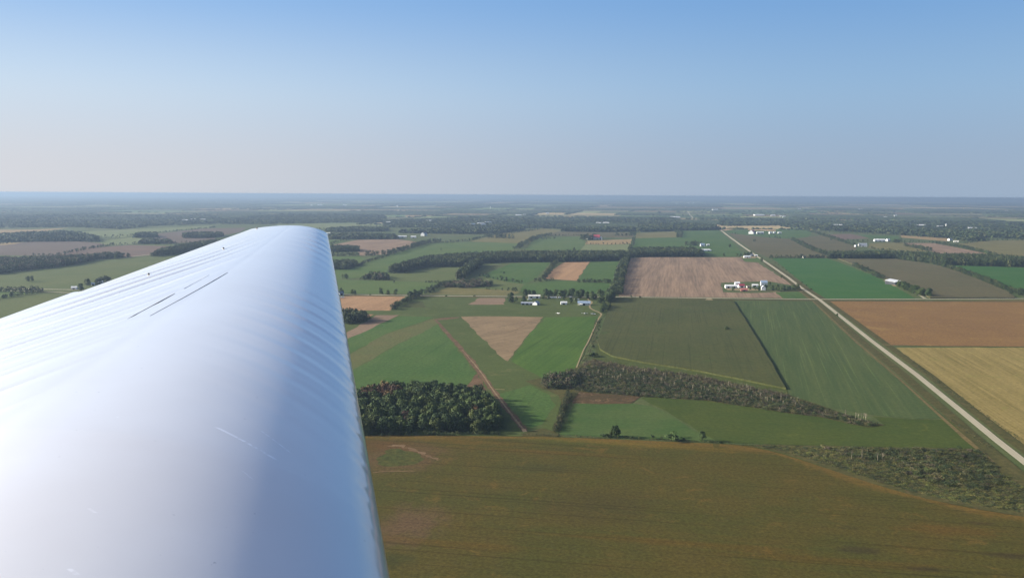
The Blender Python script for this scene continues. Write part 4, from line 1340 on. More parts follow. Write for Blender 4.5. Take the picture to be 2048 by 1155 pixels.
wood([(886, 574), (925, 576), (978, 573), (984, 569), (970, 566), (930, 565), (905, 567)], 'grey swampy thicket below the spur of trees', sp=8, h=(4, 10), thin=0.7, cols=GREYCOL + WOODCOL[:2], seed=36)
hedgerow([(852, 587), (868, 577), (890, 569)], 'dark hedge climbing from the road to the swampy thicket', width=14, sp=4.5, h=(5, 9), seed=37)
hedgerow([(783, 620), (797, 611), (815, 603), (828, 596)], 'dark curving hedge at the corner of the yellow tan field', width=10, sp=4, h=(4, 9), seed=38)
wood([(688, 648), (702, 648), (738, 641), (732, 637), (700, 632), (686, 632)], 'dark small wood against the leading edge', sp=9, h=(9, 14), seed=39)
hedgerow([(785, 565), (790, 565.5)], 'tiny bush pair in the green field', width=6, sp=4, h=(3, 5), seed=40)
hedgerow([(848, 565), (885, 565)], 'low bushes on the field line below the curving wood', width=8, sp=5, h=(3, 5), seed=41)
# belts beyond
wood([(655, 478.5), (795, 478.5), (790, 474), (700, 472), (655, 473)], 'dark tree belt just right of the wing tip', sp=18, h=(13, 17), tm=T_FAR, seed=42)
wood([(655, 464), (690, 464), (770, 463), (775, 459), (720, 457), (655, 460)], 'dark belt beyond the wing tip', sp=20, h=(12, 16), tm=T_FAR, seed=43)
wood([(795, 466), (860, 467), (940, 468), (1000, 466), (1050, 460), (1000, 458), (930, 458), (850, 463)], 'dark belt in front of the far village', sp=20, tm=T_FAR, seed=44)
wood([(1123, 463), (1200, 464), (1275, 463), (1275, 458.5), (1200, 458), (1130, 459)], 'dark belt behind the far red roofed barn', sp=18, tm=T_FAR, seed=45)
wood([(1277, 464), (1369, 461), (1437, 459.5), (1430, 454), (1380, 450), (1280, 450)], 'dark wood where the gravel road disappears', sp=22, tm=T_FAR, seed=46)
hedgerow([(1358, 475), (1360, 467), (1353, 463)], 'short tree row between the two fields above the block of wood', width=30, sp=12, h=(10, 16), seed=47)
hedgerow([(1230, 472), (1262, 471), (1270, 468)], 'row of trees at the pond behind the far barn', width=30, sp=16, h=(10, 17), seed=48)
hedgerow([(1030, 498), (1052, 487), (1071, 477), (1100, 470)], 'tree line climbing away beyond the long wood', width=30, sp=14, h=(8, 15), seed=49)
wood([(769, 455), (1024, 456), (1130, 458), (1150, 448), (1277, 448), (1360, 446), (1350, 436), (1150, 437), (1000, 437), (930, 434), (905, 437), (769, 441)], 'wide pale wood far off in the middle', sp=34, tm=T_FAR, wd=0.85, seed=50, thin=0.72, h=(8, 13))
wood([(440, 448), (553, 448), (640, 446), (769, 444), (769, 432), (640, 428), (560, 430), (440, 440)], 'wide pale wood far beyond the wing tip', sp=34, tm=T_FAR, wd=0.85, seed=51, thin=0.72, h=(8, 13))
wood([(-150, 458), (0, 456), (140, 454), (240, 458), (300, 452), (440, 447), (440, 432), (200, 430), (-150, 432)], 'very wide pale wood far off on the left', sp=40, tm=T_FAR, wd=0.85, seed=52, thin=0.72, h=(8, 13))
wood([(1440, 452), (1560, 451), (1700, 455), (1900, 463), (2250, 468), (2250, 450), (1960, 444), (1840, 442), (1700, 446), (1560, 440), (1440, 437)], 'wide pale wood far off on the right', sp=40, tm=T_FAR, wd=0.85, seed=53, thin=0.72, h=(8, 13))

XH = [([(-60, 470), (60, 469), (150, 466)], 60), ([(200, 473), (250, 472), (310, 466), (430, 455)], 61), ([(200, 476), (240, 475)], 62), ([(60, 511), (110, 511.5), (180, 497)], 63), ([(345, 486), (440, 484)], 64), ([(560, 460), (640, 458), (760, 453)], 65),
      ([(842, 486), (890, 486), (940, 481), (1000, 466)], 66), ([(880, 500), (885, 500)], 67), ([(1100, 472), (1130, 471), (1165, 471)], 68), ([(1170, 488), (1215, 489), (1262, 488)], 69), ([(1268, 476), (1265, 488), (1256, 508)], 70), ([(1620, 462), (1700, 466), (1800, 471)], 71), ([(1655, 480), (1680, 480), (1735, 484)], 72), ([(1460, 467), (1475, 468)], 73), ([(1500, 482), (1512, 483)], 74), ([(1540, 475), (1560, 476.5), (1590, 478)], 75),
      ([(1800, 484), (1860, 485), (1920, 488)], 76), ([(1925, 487), (1975, 481), (2048, 480)], 77), ([(1740, 497), (1790, 503), (1860, 504)], 78), ([(945, 470), (1010, 468), (1080, 459)], 79), ([(1050, 480), (1080, 479), (1110, 477)], 85), ([(960, 552), (1000, 560), (1050, 567)], 86), ([(1040, 583), (1000, 580), (960, 578)], 87), ([(1000, 545), (1012, 548)], 88), ([(660, 489), (680, 482), (712, 479)], 89)]
for k_, (px_, sd_) in enumerate(XH):
    hedgerow(px_, ('broken', 'thin', 'patchy', 'straggling', 'scattered')[k_ % 5] + ' line of bushes on a field edge ' + ('on the left beyond the wing' if px_[0][0] < 500 else 'in the far middle of the view' if px_[0][0] < 1300 else 'on the far right'), width=14, sp=15, h=(3, 10), tm=T_FAR, seed=sd_)

# --- woods many kilometres away, out into the haze
mm = Mass()
r = np.random.default_rng(54)
for (x0, y0, x1, y1) in woods_far:
    yc = y0
    sp = float(np.clip(yc / 330.0, 22, 140))
    nx, ny = max(1, int((x1 - x0) / sp)), max(1, int((y1 - y0) / sp))
    gx, gy = np.meshgrid(np.arange(nx) + 0.5, np.arange(ny) + 0.5, indexing='ij')
    U = np.stack((x0 + (gx.ravel() + r.uniform(-.3, .3, gx.size)) * (x1 - x0) / nx, y0 + (gy.ravel() + r.uniform(-.3, .3, gy.size)) * (y1 - y0) / ny), 1)
    P = U[:, :1] * EX + U[:, 1:] * NY
    P = P[np.abs(np.arctan2(P[:, 0], P[:, 1])) < R(33)]
    if len(P):
        base = rf.uniform(9, 15) * (1.0 if yc < 15000 else 1.3)
        mm.add(P, base * r.uniform(0.8, 1.15, len(P)), sp * 1.25, T_LUMP, WOODCOL, r)
for q, c in patches:
    d0 = math.hypot(*q[0])
    if d0 < 16000:
        for a, b_ in ((q[0], q[1]), (q[1], q[2])):
            if r.random() < 0.55:
                L = np.linalg.norm(b_ - a)
                n = max(2, int(L / (d0 / 420.0)))
                f_ = (np.arange(n) + r.uniform(0, 1, n)) / n
                sel = r.random(n) < 0.75
                P = a + (b_ - a) * f_[sel][:, None]
                if len(P):
                    mm.add(P, r.uniform(6, 17, len(P)), d0 / 420.0 * 1.2, T_LUMP, WOODCOL, r)
mm.build('far_woodland', 'countless hazy woods fading towards the horizon', 'woods')

# --- scrub belts, the tall hedge and rough cover near the camera
wood([(1150, 742), (1190, 728), (1258, 741), (1388, 759), (1536, 788), (1578, 796), (1635, 813), (1733, 844), (1762, 849), (1735, 854), (1640, 834), (1536, 820), (1414, 801), (1284, 793), (1149, 782)], 'belt of grey and green scrub across the middle right', sp=4.0, h=(1.2, 3.6), tm=T_SHR, cols=SCRUBCOL + WOODCOL + GREYCOL[:3], wd=0.9, name='scrub', cat='scrub', seed=60)
wood([(1083, 778), (1140, 779), (1150, 770), (1152, 748), (1128, 750), (1090, 758)], 'clump of dark and grey trees left of the lane end', sp=6, h=(5, 9.5), tm=T_SHR, cols=GREYCOL + WOODCOL, wd=0.9, name='thicket', cat='thicket', seed=61)
wood([(1106, 864), (1117, 864), (1141, 794), (1136, 783), (1128, 800)], 'tall shaggy hedge left of the bluish meadow', sp=2.6, h=(3.0, 5.2), tm=T_SHR, cols=SCRUBCOL, wd=0.9, name='hedgerow', cat='hedgerow', seed=62)
wood([(1508, 892), (1600, 893), (1740, 896), (1958, 900), (1975, 915), (2000, 945), (2048, 975), (2500, 1150), (2500, 1180), (2048, 1025), (1950, 1010), (1850, 990), (1760, 964), (1640, 924), (1560, 900)], 'rough green scrub along the lower right of the bottom field', sp=3.2, h=(0.5, 1.5), tm=T_SHR, cols=SCRUBCOL + [A(86, 92, 48, 1.75), A(96, 94, 54, 1.75), A(92, 96, 50, 1.75), A(84, 88, 46, 1.75), A(100, 96, 56, 1.75)], wd=1.1, name='scrub', cat='scrub', seed=63, thin=0.8)
wood([(1640, 895), (1740, 896), (1958, 900), (1980, 930), (2000, 960), (1985, 985), (1900, 975), (1800, 950), (1760, 925), (1690, 912)], 'taller grey green shrubs inside the lower right scrub', sp=5, h=(1.4, 3.4), tm=T_SHR, cols=SCRUBCOL + WOODCOL[2:] + GREYCOL[2:], wd=0.9, name='scrub', cat='scrub', seed=64, thin=0.6)
hedgerow([(1046, 869), (1090, 871), (1140, 874), (1200, 876), (1260, 877), (1440, 886), (1500, 891), (1560, 893)], 'low weedy fence line above the bottom field', width=4, sp=1.8, h=(0.8, 2.2), tm=T_SHR, cols=SCRUBCOL, seed=65, wd=1.3)
hedgerow([(1822, 722), (1882, 768), (1942, 812), (2008, 860), (2084, 908)], 'weedy ditch right of the gravel road', width=7, sp=1.6, h=(0.6, 1.8), tm=T_SHR, cols=SCRUBCOL, seed=66, wd=1.3)
hedgerow([(1195, 640), (1185, 690), (1168, 730), (1160, 745)], 'ragged shrubs between the lane and the corn field', width=9, sp=3, h=(1.2, 3.2), tm=T_SHR, cols=SCRUBCOL + GREYCOL, seed=67, wd=1.2)
hedgerow([(1900, 838), (1940, 868), (1980, 896)], 'weedy edge of the meadow beside the gravel road', width=5, sp=2, h=(0.8, 2.0), tm=T_SHR, cols=SCRUBCOL, seed=68, wd=1.3)
hedgerow([(720, 872), (860, 870), (1000, 869)], 'low growth at the foot of the near woodlot', width=6, sp=2.2, h=(1.5, 4.5), tm=T_SHR, cols=WOODCOL, seed=69, wd=1.2)

wood([(1160, 731), (1190, 720), (1258, 734), (1388, 752), (1536, 783), (1580, 792), (1560, 797), (1388, 764), (1258, 745), (1190, 734)], 'grey leafless brush along the upper side of the scrub belt', sp=4.0, h=(2.2, 4.8), tm=T_SHR, cols=GREYCOL + SCRUBCOL[4:5], wd=0.7, name='brush', cat='brush', seed=90, thin=0.7)
# --- bare grey trees standing in the scrub
deadpx = [(x, y) for x, y in zip(np.interp(np.linspace(0, 1, 96), [0, 1], [1160, 1600]), [0] * 96)]
lo_l = [(1150, 760), (1284, 783), (1414, 792), (1536, 812), (1600, 822)]
up_l = [(1150, 738), (1258, 738), (1388, 756), (1536, 786), (1600, 800)]
for x, _ in deadpx:
    x = x + rv.uniform(-5, 5)
    y = np.interp(x, [p[0] for p in up_l], [p[1] for p in up_l]) * (f_ := rv.uniform(0.25, 1)) + np.interp(x, [p[0] for p in lo_l], [p[1] for p in lo_l]) * (1 - f_)
    o = bpy.data.objects.new('dead_tree', DEAD[int(rv.integers(len(DEAD)))])
    COL.objects.link(o)
    p = g(x, y)
    o.location = (p[0], p[1], 0.2)
    o.rotation_euler = (rv.normal(0, .04), rv.normal(0, .04), rv.uniform(0, 6.28))
    s = rv.uniform(0.55, 1.05)
    o.scale = (s, s, s)
    tag(o, 'bare grey dead tree standing in the scrub belt', 'dead tree', 'bare trees of the scrub belt')
for grp, pts in (('bare trees at the right end of the scrub belt', [(1711, 838), (1716, 841), (1722, 838), (1727, 842), (1731, 843), (1588, 805), (1690, 834)]),
                 ('bare trees in the lower right scrub', [(1703, 918), (1724, 918), (1755, 922), (1765, 920)]),
                 ('bare trees in the thicket left of the lane', [(1092, 774), (1099, 772), (1106, 775), (1113, 771), (1088, 768)])):
    for x, y in pts:
        o = bpy.data.objects.new('dead_tree', DEAD[int(rv.integers(len(DEAD)))])
        COL.objects.link(o)
        p = g(x, y)
        o.location = (p[0], p[1], 0.2)
        s = rv.uniform(0.8, 1.2)
        o.scale = (s, s, s)
        o.rotation_euler = (0, 0, rv.uniform(0, 6.28))
        tag(o, 'bare grey dead tree, ' + grp.replace('bare trees', 'one of those'), 'dead tree', grp)
print('TREES', NWL, NT[0])
# ------------------------------------------------------------------ farm buildings, trailers, parked aeroplanes
rb = np.random.default_rng(9)
WHITE = simple('white_painted_metal', (0.66, 0.66, 0.64), 0.45, var=0.06, scale=0.3)
CREAM = simple('cream_boards', (0.62, 0.60, 0.52), 0.7, var=0.1, scale=0.4)
GREYR = simple('grey_shingles', (0.20, 0.22, 0.25), 0.8, var=0.15, scale=0.4)
BLUER = simple('blue_grey_roofing', (0.24, 0.31, 0.40), 0.6, var=0.1, scale=0.4)
GALV = simple('galvanised_sheet', (0.40, 0.43, 0.46), 0.5, metal=0.2, var=0.12, scale=0.4)
REDR = simple('red_roof_paint', (0.46, 0.07, 0.09), 0.6, var=0.15, scale=0.4)
REDW = simple('faded_red_boards', (0.34, 0.12, 0.10), 0.8, var=0.2, scale=0.4)
DARKB = simple('dark_opening', (0.03, 0.032, 0.035), 0.6)
GLASS = simple('window_glass', (0.05, 0.07, 0.09), 0.15, spec=0.6)
CONC = simple('concrete_silo', (0.52, 0.51, 0.48), 0.8, var=0.1, scale=0.4)
DARKW = simple('dark_stained_boards', (0.05, 0.055, 0.06), 0.8, var=0.15, scale=0.4)
TYRE = simple('tyre_rubber', (0.02, 0.02, 0.02), 0.8)
GBROWN = simple('brown_roof', (0.20, 0.15, 0.12), 0.8, var=0.15, scale=0.4)


def box(x0, x1, y0, y1, z0, z1):
    V = [(x0, y0, z0), (x1, y0, z0), (x1, y1, z0), (x0, y1, z0), (x0, y0, z1), (x1, y0, z1), (x1, y1, z1), (x0, y1, z1)]
    return V, [[0, 3, 2, 1], [4, 5, 6, 7], [0, 1, 5, 4], [1, 2, 6, 5], [2, 3, 7, 6], [3, 0, 4, 7]]


def part(name, geo, mat, parent, smooth=False):
    V, Fs = geo
    return link(name, mesh(name, V, Fs, smooth), mat, parent)


def gable(px, L, W, eave, ridge, az, label, wall=WHITE, roof=WHITE, name='barn', cat='barn', group=None, doors=1, wins=2, over=0.5, lean=None, chimney=False, solid=True):
    """ridge along local x; az: heading of the ridge in degrees from screen right"""
    p = g(*px)
    o = empty(name, (p[0], p[1], 0.1), R(az))
    o.scale = (1.18, 1.18, 1.4) if g(*px)[1] < 6000 else (1.1, 1.1, 1.3)
    tag(o, label, cat, group)
    l, w = L / 2, W / 2
    V = [(-l, -w, 0), (l, -w, 0), (l, w, 0), (-l, w, 0), (-l, -w, eave), (l, -w, eave), (l, w, eave), (-l, w, eave), (-l, 0, ridge), (l, 0, ridge)]
    Fs = [[0, 1, 5, 4], [2, 3, 7, 6], [1, 2, 6, 9, 5], [3, 0, 4, 8, 7]]
    part('wall', (V, Fs), wall, o)
    sl = (ridge - eave) / w
    t = 0.18
    e = over
    R_ = []
    for s in (-1, 1):
        y0, z0 = s * (w + e), eave - e * sl
        a = [(-l - e, y0, z0 + 0.05), (l + e, y0, z0 + 0.05), (l + e, 0, ridge + 0.05), (-l - e, 0, ridge + 0.05)]
        R_.append((a + [(x, y, z + t) for x, y, z in a], [[0, 1, 2, 3], [7, 6, 5, 4], [0, 4, 5, 1], [1, 5, 6, 2], [2, 6, 7, 3], [3, 7, 4, 0]]))
    rf_ = part('roof', join(R_), roof, o)
    if chimney:
        part('chimney', box(l * 0.3, l * 0.3 + 0.8, -0.4, 0.4, ridge - 0.8, ridge + 1.0), REDW, rf_)
    for i in range(doors):
        x = (i + 0.5) / doors * L - l
        dw = min(L / doors * 0.28, 2.2)
        part('door', box(x - dw, x + dw, -w - 0.06, -w - 0.01, 0.05, min(eave * 0.86, 3.6)), DARKB, o)
    for i in range(wins):
        x = (i + 0.5) / wins * L - l
        if doors and abs(((x + l) / L * doors) % 1 - 0.5) < 0.25:
            x += L / wins * 0.45
        x = max(-l + 1, min(l - 1, x))
        part('window', box(x - 0.6, x + 0.6, -w - 0.05, -w - 0.01, eave * 0.45, eave * 0.45 + 1.2), GLASS, o)
    if lean:
        lx0, lx1, ld_ = lean
        V = [(lx0, -w - 0.1, 0), (lx1, -w - 0.1, 0), (lx1, -w - ld_, 0), (lx0, -w - ld_, 0), (lx0, -w - 0.1, eave * 0.9), (lx1, -w - 0.1, eave * 0.9), (lx1, -w - ld_, eave * 0.65), (lx0, -w - ld_, eave * 0.65)]
        part('lean_to', (V, [[0, 1, 2, 3][::-1], [4, 7, 6, 5], [2, 3, 7, 6], [1, 2, 6, 5], [3, 0, 4, 7], [0, 1, 5, 4]]), wall, o)
    return o


def silo(px, r_, h, label, group=None):
    p = g(*px)
    o = empty('silo', (p[0], p[1], 0.1))
    tag(o, label, 'silo', group)
    k = 14
    an = [2 * PI * i / k for i in range(k)]
    V = [(r_ * math.cos(a), r_ * math.sin(a), z) for z in (0, h) for a in an]
    part('shaft', (V, [[i, (i + 1) % k, k + (i + 1) % k, k + i] for i in range(k)]), CONC, o, True)
    V = [(r_ * q * math.cos(a), r_ * q * math.sin(a), h + r_ * zz) for q, zz in ((1.03, 0), (0.85, 0.4), (0.45, 0.68), (0.05, 0.78)) for a in an]
    part('dome_cap', (V, [[j * k + i, j * k + (i + 1) % k, (j + 1) * k + (i + 1) % k, (j + 1) * k + i] for j in range(3) for i in range(k)]), GALV, o, True)
    return o


def wheel(parent, x, y, r_=0.35, w_=0.22):
    k = 12
    V = [(x + r_ * math.cos(2 * PI * i / k), y + s * w_ / 2, r_ + r_ * math.sin(2 * PI * i / k)) for s in (-1, 1) for i in range(k)]
    part('wheel', (V, [[i, (i + 1) % k, k + (i + 1) % k, k + i] for i in range(k)] + [list(range(k))[::-1], list(range(k, 2 * k))]), TYRE, parent)


def trailer(px, L, az, label, group=None, h=2.6, w_=2.4, cat='trailer', body=WHITE):
    p = g(*px)
    o = empty('trailer' if cat == 'trailer' else 'van', (p[0], p[1], 0.25), R(az))
    o.scale = (1.3, 1.3, 1.3)
    tag(o, label, cat, group)
    l = L / 2
    y = w_ / 2
    V = [(-l, 0.5), (l, 0.5), (l, h * 0.55), (l - 0.5, h), (-l + 0.3, h), (-l, h * 0.85)]
    n = len(V)
    P = [(a, -y, b) for a, b in V] + [(a, y, b) for a, b in V]
    part('body', (P, [list(range(n)), list(range(n, 2 * n))[::-1]] + [[i, n + i, n + (i + 1) % n, (i + 1) % n] for i in range(n)]), body, o)
    for x in (-l * 0.45, l * 0.35):
        part('window', box(x - 0.5, x + 0.5, -y - 0.03, -y - 0.005, h * 0.52, h * 0.78), GLASS, o)
    for s in (-1, 1):
        wheel(o, 0.2, s * (y - 0.15))
    return o


def aeroplane(px, az, label, scale=1.0):
    p = g(*px)
    o = empty('aeroplane', (p[0], p[1], 0.3), R(az))
    o.scale = (scale * 1.4,) * 3
    tag(o, label, 'aeroplane', 'aeroplanes parked on the grass')
    # fuselage along x, nose at +x
    st = [(3.4, 0.25, 1.15), (3.0, 0.45, 1.2), (2.0, 0.62, 1.25), (0.8, 0.66, 1.35), (-0.6, 0.55, 1.35), (-2.4, 0.30, 1.2), (-4.0, 0.12, 1.15)]
    k = 10
    V = [(x, r_ * math.cos(2 * PI * i / k), z + r_ * 0.95 * math.sin(2 * PI * i / k)) for x, r_, z in st for i in range(k)]
    Fs = [[j * k + i, j * k + (i + 1) % k, (j + 1) * k + (i + 1) % k, (j + 1) * k + i] for j in range(len(st) - 1) for i in range(k)] + [list(range(k))[::-1], list(range((len(st) - 1) * k, len(st) * k))]
    part('fuselage', (V, Fs), WHITE, o, True)

    def surf(x0, x1, s0, s1, z, t, sweep=0.0, dih=0.0):
        V, n = [], 0
        for y, c in ((-s1, 0.75), (0, 1.0), (s1, 0.75)):
            xm = (x0 + x1) / 2 - sweep * abs(y) / s1
            hw = (x1 - x0) / 2 * c
            zz = z + dih * abs(y)
            V += [(xm + hw, y, zz), (xm + hw * 0.4, y, zz + t), (xm - hw, y, zz + t * 0.1), (xm + hw * 0.4, y, zz - t * 0.5)]
        Fs = [[a * 4 + i, a * 4 + (i + 1) % 4, (a + 1) * 4 + (i + 1) % 4, (a + 1) * 4 + i] for a in (0, 1) for i in range(4)] + [[3, 2, 1, 0], [8, 9, 10, 11]]
        return V, Fs
    part('wing', surf(-0.1, 1.6, 0, 5.2, 0.95, 0.12, 0.1, 0.07), WHITE, o)
    part('tailplane', surf(-4.1, -3.1, 0, 1.6, 1.2, 0.05), WHITE, o)
    part('fin', ([(-3.0, -0.05, 1.25), (-4.2, -0.05, 1.25), (-4.4, -0.03, 2.6), (-3.8, -0.03, 2.6), (-3.0, 0.05, 1.25), (-4.2, 0.05, 1.25), (-4.4, 0.03, 2.6), (-3.8, 0.03, 2.6)], [[0, 1, 2, 3], [7, 6, 5, 4], [0, 4, 5, 1], [1, 5, 6, 2], [2, 6, 7, 3], [3, 7, 4, 0]]), WHITE, o)
    V = [(x, r_ * math.cos(PI * i / 6), z + hh * math.sin(PI * i / 6)) for x, r_, z, hh in ((1.5, 0.35, 1.85, 0.05), (0.9, 0.5, 1.8, 0.45), (0.0, 0.48, 1.8, 0.5), (-0.9, 0.25, 1.75, 0.1)) for i in range(7)]
    part('canopy', (V, [[j * 7 + i, j * 7 + i + 1, (j + 1) * 7 + i + 1, (j + 1) * 7 + i] for j in range(3) for i in range(6)]), GLASS, o, True)
    part('propeller', box(3.42, 3.50, -0.9, 0.9, 1.07, 1.23), DARKB, o)
    for x, y in ((2.6, 0), (0.5, 1.1), (0.5, -1.1)):
        wheel(o, x, y, 0.25, 0.15)
        part('gear_strut', box(x - 0.06, x + 0.06, y - 0.05, y + 0.05, 0.25, 0.95), GALV, o)


# airfield
gable((1068.5, 596), 24, 10, 4.0, 6.0, 0, 'long shed with a pale cream roof behind the hangars', WHITE, CREAM, 'shed', 'shed', doors=2, wins=0)
gable((1054.5, 609), 24, 8, 3.2, 4.4, -2, 'low pale grey green hangar on the airfield grass', GALV, GALV, 'hangar', 'hangar', doors=3, wins=0)
gable((1072, 609.5), 12, 10, 3.6, 6.2, 62, 'grey gabled hangar at the right end of the low hangar', WHITE, GALV, 'hangar', 'hangar', doors=1, wins=0)
trailer((1060, 600), 8, 5, 'white trailer parked between the long shed and the low hangar')
for x in (1100, 1109):
    trailer((x, 596.2), 10, 2, 'white trailer in the line along the crossing road by the roadside trees', 'trailers along the road')
trailer((1119, 596.5), 5, 0, 'white van at the end of the trailer line by the road', None, cat='van')
trailer((1141.5, 595.5), 5, 0, 'white van parked under the trees by the road', None, cat='van')
gable((1127.5, 608.5), 12, 8, 3.2, 5.0, 3, 'small white shed on the mown grass left of the round tree', WHITE, WHITE, 'shed', 'shed', doors=1, wins=0)
trailer((1153.5, 600), 10, 3, 'long white trailer behind the grey roofed house')
gable((1168, 609.5), 24, 11, 3.4, 6.6, -4, 'wide house with a blue grey roof beside the curving drive', CREAM, BLUER, 'house', 'house', doors=1, wins=4, lean=(-9, -3, 6), chimney=True)
trailer((1209, 613.5), 7, 68, 'white trailer parked under the trees by the corn field, farther of two')
trailer((1205, 618.5), 6, 60, 'white trailer parked under the trees by the corn field, nearer of two')
aeroplane((1169.5, 628), 82, 'white light aeroplane parked on the grass, middle of three')
aeroplane((1187, 629), 20, 'white light aeroplane parked nearest the farm drive')
aeroplane((1116, 627.5), 120, 'small pale aeroplane parked alone on the grass away from the others', 0.8)
# white farmhouse in the tan field
gable((1462, 576), 27, 11, 4.6, 6.8, -2, 'long white barn at the edge of the big tan field', WHITE, WHITE, 'barn', 'barn', doors=2, wins=0)
gable((1474, 572.5), 11, 10, 6.5, 9.5, -2, 'tall white barn joined behind the long white barn', WHITE, WHITE, 'barn', 'barn', doors=0, wins=1)
gable((1482.5, 575), 14, 9, 4.0, 7.4, 8, 'white barn with a faded red roof beside the tall white barn', WHITE, REDR, 'barn', 'barn', doors=1, wins=0)
gable((1488, 582), 14, 9, 3.0, 5.6, -6, 'low red barn in front of the white barns', REDW, REDW, 'barn', 'barn', doors=1, wins=1)
gable((1496, 575.5), 8, 7, 3.0, 4.6, 10, 'tan roofed shed in the middle of the farmyard', CREAM, GBROWN, 'shed', 'shed', doors=1, wins=0)
gable((1510, 573), 14, 8, 3.4, 5.0, -10, 'white shed between the red barn and the farmhouse', WHITE, WHITE, 'shed', 'shed', doors=1, wins=1)
gable((1527.5, 571), 15, 11, 6.5, 10.5, -6, 'big blue grey roofed barn behind the white farmhouse', WHITE, BLUER, 'barn', 'barn', doors=0, wins=2)
gable((1526.5, 580), 11, 9, 5.4, 8.6, 80, 'white farmhouse at the end of the pale drive', WHITE, WHITE, 'farmhouse', 'house', doors=1, wins=3, chimney=True)
# roadside farm by the gravel road
gable((1494, 515.5), 22, 10, 4.2, 7.0, 0, 'long white house on the left of the gravel road', WHITE, WHITE, 'house', 'house', doors=1, wins=4, chimney=True)
gable((1503, 512), 8, 8, 4.0, 6.4, 20, 'grey shed under the trees behind the long white house', GALV, GREYR, 'shed', 'shed')
gable((1512, 512.5), 10, 7, 3.2, 5.0, -10, 'small white shed on the right side of the gravel road', WHITE, WHITE, 'shed', 'shed')
# far red barns
gable((1189, 478.5), 50, 24, 8, 19, -3, 'big barn with a bright red roof standing in the far fields', CREAM, REDR, 'barn', 'barn', doors=2, wins=3)
gable((1198.5, 478.5), 24, 20, 6, 11, -3, 'white roofed barn at the right end of the far red barn', DARKB, WHITE, 'barn', 'barn')
silo((1203.5, 480), 3.6, 13, 'short white silo right of the far red roofed barn')
gable((1176, 478), 12, 10, 5, 9, 20, 'white house in the trees left of the far red roofed barn', WHITE, GREYR, 'house', 'house')
gable((1504, 467.5), 48, 28, 9, 19, 60, 'red roofed barn with a white gable near the strip of bare ground', WHITE, REDR, 'barn', 'barn', doors=1, wins=2)
gable((1520, 467), 40, 16, 6, 9, 0, 'low white shed just right of the far red barn with the white gable', WHITE, WHITE, 'shed', 'shed', doors=2, wins=0)
for x, y, l in ((1541, 467, 16), (1549, 467, 12), (1559, 467, 20)):
    gable((x, y), l, 14, 6, 9, 10, 'little white shed in the row right of the far red barn', WHITE, WHITE, 'shed', 'shed', 'white sheds by the far red barn', doors=1, wins=0)
# greenhouse farm
for x in (1402, 1413.5):
    gable((x, 501.5), 22, 42, 4, 6, 8, 'white roofed greenhouse, one of the pair in the green field', WHITE, WHITE, 'greenhouse', 'greenhouse', 'pair of white greenhouses', doors=1, wins=0)
gable((1405, 492.5), 18, 14, 6, 11, 0, 'grey roofed house behind the white greenhouses', WHITE, BLUER, 'house', 'house', chimney=True)
gable((1416, 491), 12, 10, 4, 6, 0, 'small white shed behind the white greenhouses', WHITE, WHITE, 'shed', 'shed')
# open shed with the big white roof: single slope falling towards the viewer
p = g(1785, 568)
o = empty('shed', (p[0], p[1], 0.1), R(-50))
tag(o, 'large shed with a bright white sloping roof and dark walls by the vivid green field', 'shed')
e0, e1, q = 7.5, 13.5, 15.0
zz = lambda x, y: e0 + (e1 - e0) * ((x * -0.77 + y * 0.64) / q * 0.35 + 0.5)
P4 = [(-q, -q), (q, -q), (q, q), (-q, q)]
part('wall', ([(x, y, 0) for x, y in P4] + [(x, y, zz(x, y)) for x, y in P4], [[0, 1, 5, 4], [1, 2, 6, 5], [2, 3, 7, 6], [3, 0, 4, 7]]), DARKW, o)
K = 1.07
part('roof', ([(x * K, y * K, zz(x * K, y * K) + 0.1) for x, y in P4] + [(x * K, y * K, zz(x * K, y * K) + 0.6) for x, y in P4], [[3, 2, 1, 0], [4, 5, 6, 7], [0, 1, 5, 4], [1, 2, 6, 5], [2, 3, 7, 6], [3, 0, 4, 7]]), WHITE, o)
for x in (-8, 8):
    part('door', box(x - 4, x + 4, -q - 0.08, -q - 0.02, 0.1, 5.4), DARKB, o)
# far right farms
gable((1725, 493), 34, 20, 6, 13, -10, 'dark roofed farmhouse with a white gable among bushes on the right', WHITE, GREYR, 'farmhouse', 'house', chimney=True)
gable((1711, 493), 8, 8, 4, 7, 30, 'tiny white shed left of the dark roofed farmhouse', WHITE, WHITE, 'shed', 'shed')
gable((1759, 482.5), 52, 16, 6, 10, -2, 'long white barn among pale fields on the far right', WHITE, WHITE, 'barn', 'barn', doors=3, wins=0)
gable((1776, 482), 16, 14, 6, 10, 20, 'small white barn at the right end of the long far barn', WHITE, WHITE, 'barn', 'barn')
gable((1900, 481), 20, 14, 6, 10, 20, 'white house at the top of the far right tan field', WHITE, GREYR, 'house', 'house')
gable((1912, 484), 22, 12, 4, 6, -20, 'pale yellow shed below the white house on the far right', CREAM, CREAM, 'shed', 'shed')
gable((1608, 515.5), 10, 8, 4, 6, 30, 'small pale shed in the bushes along the vivid green field', CREAM, CREAM, 'shed', 'shed', doors=1, wins=0)
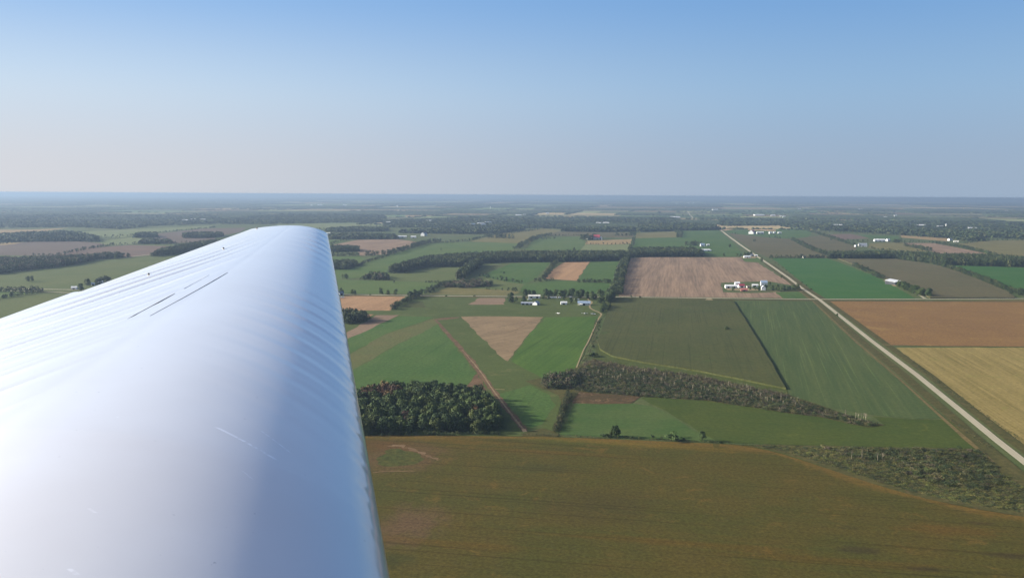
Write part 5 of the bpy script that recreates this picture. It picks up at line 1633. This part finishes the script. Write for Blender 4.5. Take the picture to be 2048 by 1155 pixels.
# left
gable((149, 578.5), 12, 8, 3.4, 6.0, 5, 'small white house by the side road on the left', WHITE, WHITE, 'house', 'house', doors=1, wins=2)
gable((200, 567.5), 13, 9, 3.6, 6.2, 12, 'white roofed house half hidden above the wing on the left', WHITE, WHITE, 'house', 'house', doors=1, wins=2)
gable((186, 570), 7, 6, 3, 5, 30, 'small pale shed left of the half hidden house', CREAM, WHITE, 'shed', 'shed', doors=1, wins=0)
gable((681.5, 590), 10, 8, 4, 7, 40, 'white house right against the wing edge by the road', WHITE, GREYR, 'house', 'house', doors=1, wins=2)
trailer((684, 595.5), 9, 2, 'white trailer below the road right beside the wing edge')
gable((659, 469), 30, 16, 6, 9, 0, 'white barn just right of the wing tip', WHITE, WHITE, 'barn', 'barn', doors=2, wins=0)
gable((365, 493), 16, 10, 4, 6, 0, 'white shed by the reddish field near the wing', WHITE, WHITE, 'shed', 'shed', doors=1, wins=0)
gable((848, 471.5), 34, 22, 9, 16, 70, 'white gabled house alone in the far fields past the wing', WHITE, GREYR, 'house', 'house', chimney=True)
for x, y, l in ((797, 475, 30), (806, 475, 34), (827, 475.5, 26)):
    gable((x, y), l, 14, 5, 8, 0, 'low white shed in the far cluster left of the gabled house', WHITE, WHITE, 'shed', 'shed', 'far shed cluster', doors=1, wins=0)
for x, y, l in ((945, 451, 40), (962, 449.5, 50), (966, 452, 40), (973, 447.5, 30), (979, 447.5, 24)):
    gable((x, y), l, 26, 9, 15, rb.uniform(0, 60), 'pale building of the far village in the haze', WHITE, WHITE, 'village_house', 'house', 'far village houses', doors=0, wins=0)
# farms and barns fading into the haze
FAR = [(1037, 431.5, 62, 1), (1049, 431, 30, 0), (1095, 427.5, 40, 0), (1109, 416, 34, 0), (858, 443.5, 50, 1), (717, 423, 50, 1), (640, 410.5, 90, 0), (623, 411, 30, 0), (690, 410.5, 80, 1), (793, 413, 34, 0), (370, 442.5, 44, 1), (386, 441.5, 44, 0), (406, 441.5, 40, 0), (776, 447, 34, 0), (1197, 448, 40, 0), (1212, 448, 50, 1), (1335, 420, 120, 0), (1350, 435.5, 100, 0), (1430, 420, 90, 1), (1377, 406.5, 40, 0), (1387, 406.5, 50, 1), (1353, 407.5, 40, 0), (1412, 410, 60, 0), (1518, 431, 120, 1), (1546, 432, 50, 0), (1562, 433.5, 24, 0), (1568, 434.5, 30, 0), (1598, 418.5, 60, 0), (1612, 398.5, 40, 0), (1675, 452.5, 70, 1), (1722, 419, 90, 1), (1790, 421.5, 60, 0), (1791, 432, 30, 0), (1771, 435.5, 36, 1), (1845, 452.5, 50, 1), (1838, 453.5, 40, 0), (1880, 455.5, 44, 1), (1944, 458.5, 60, 0), (2013, 422.5, 40, 1), (1978, 412, 60, 0), (970, 407.5, 40, 0), (1025, 415, 60, 0)]
for x, y, l, br in FAR:
    gable((x, y), l, l * 0.45, 8, 13, rb.uniform(-8, 8), 'tiny white farm building far off in the hazy distance', WHITE, WHITE, 'farm_building', 'farm building', 'distant white farm buildings', doors=1, wins=0)
silo((1892, 455.5), 5, 32, 'tall pale silo of a hazy farm on the far right')
silo((981, 417), 7, 34, 'pale silo far off in the haze above the airfield')
silo((795.5, 415), 7, 44, 'pale tower like silo far off in the haze above the fields by the wing')
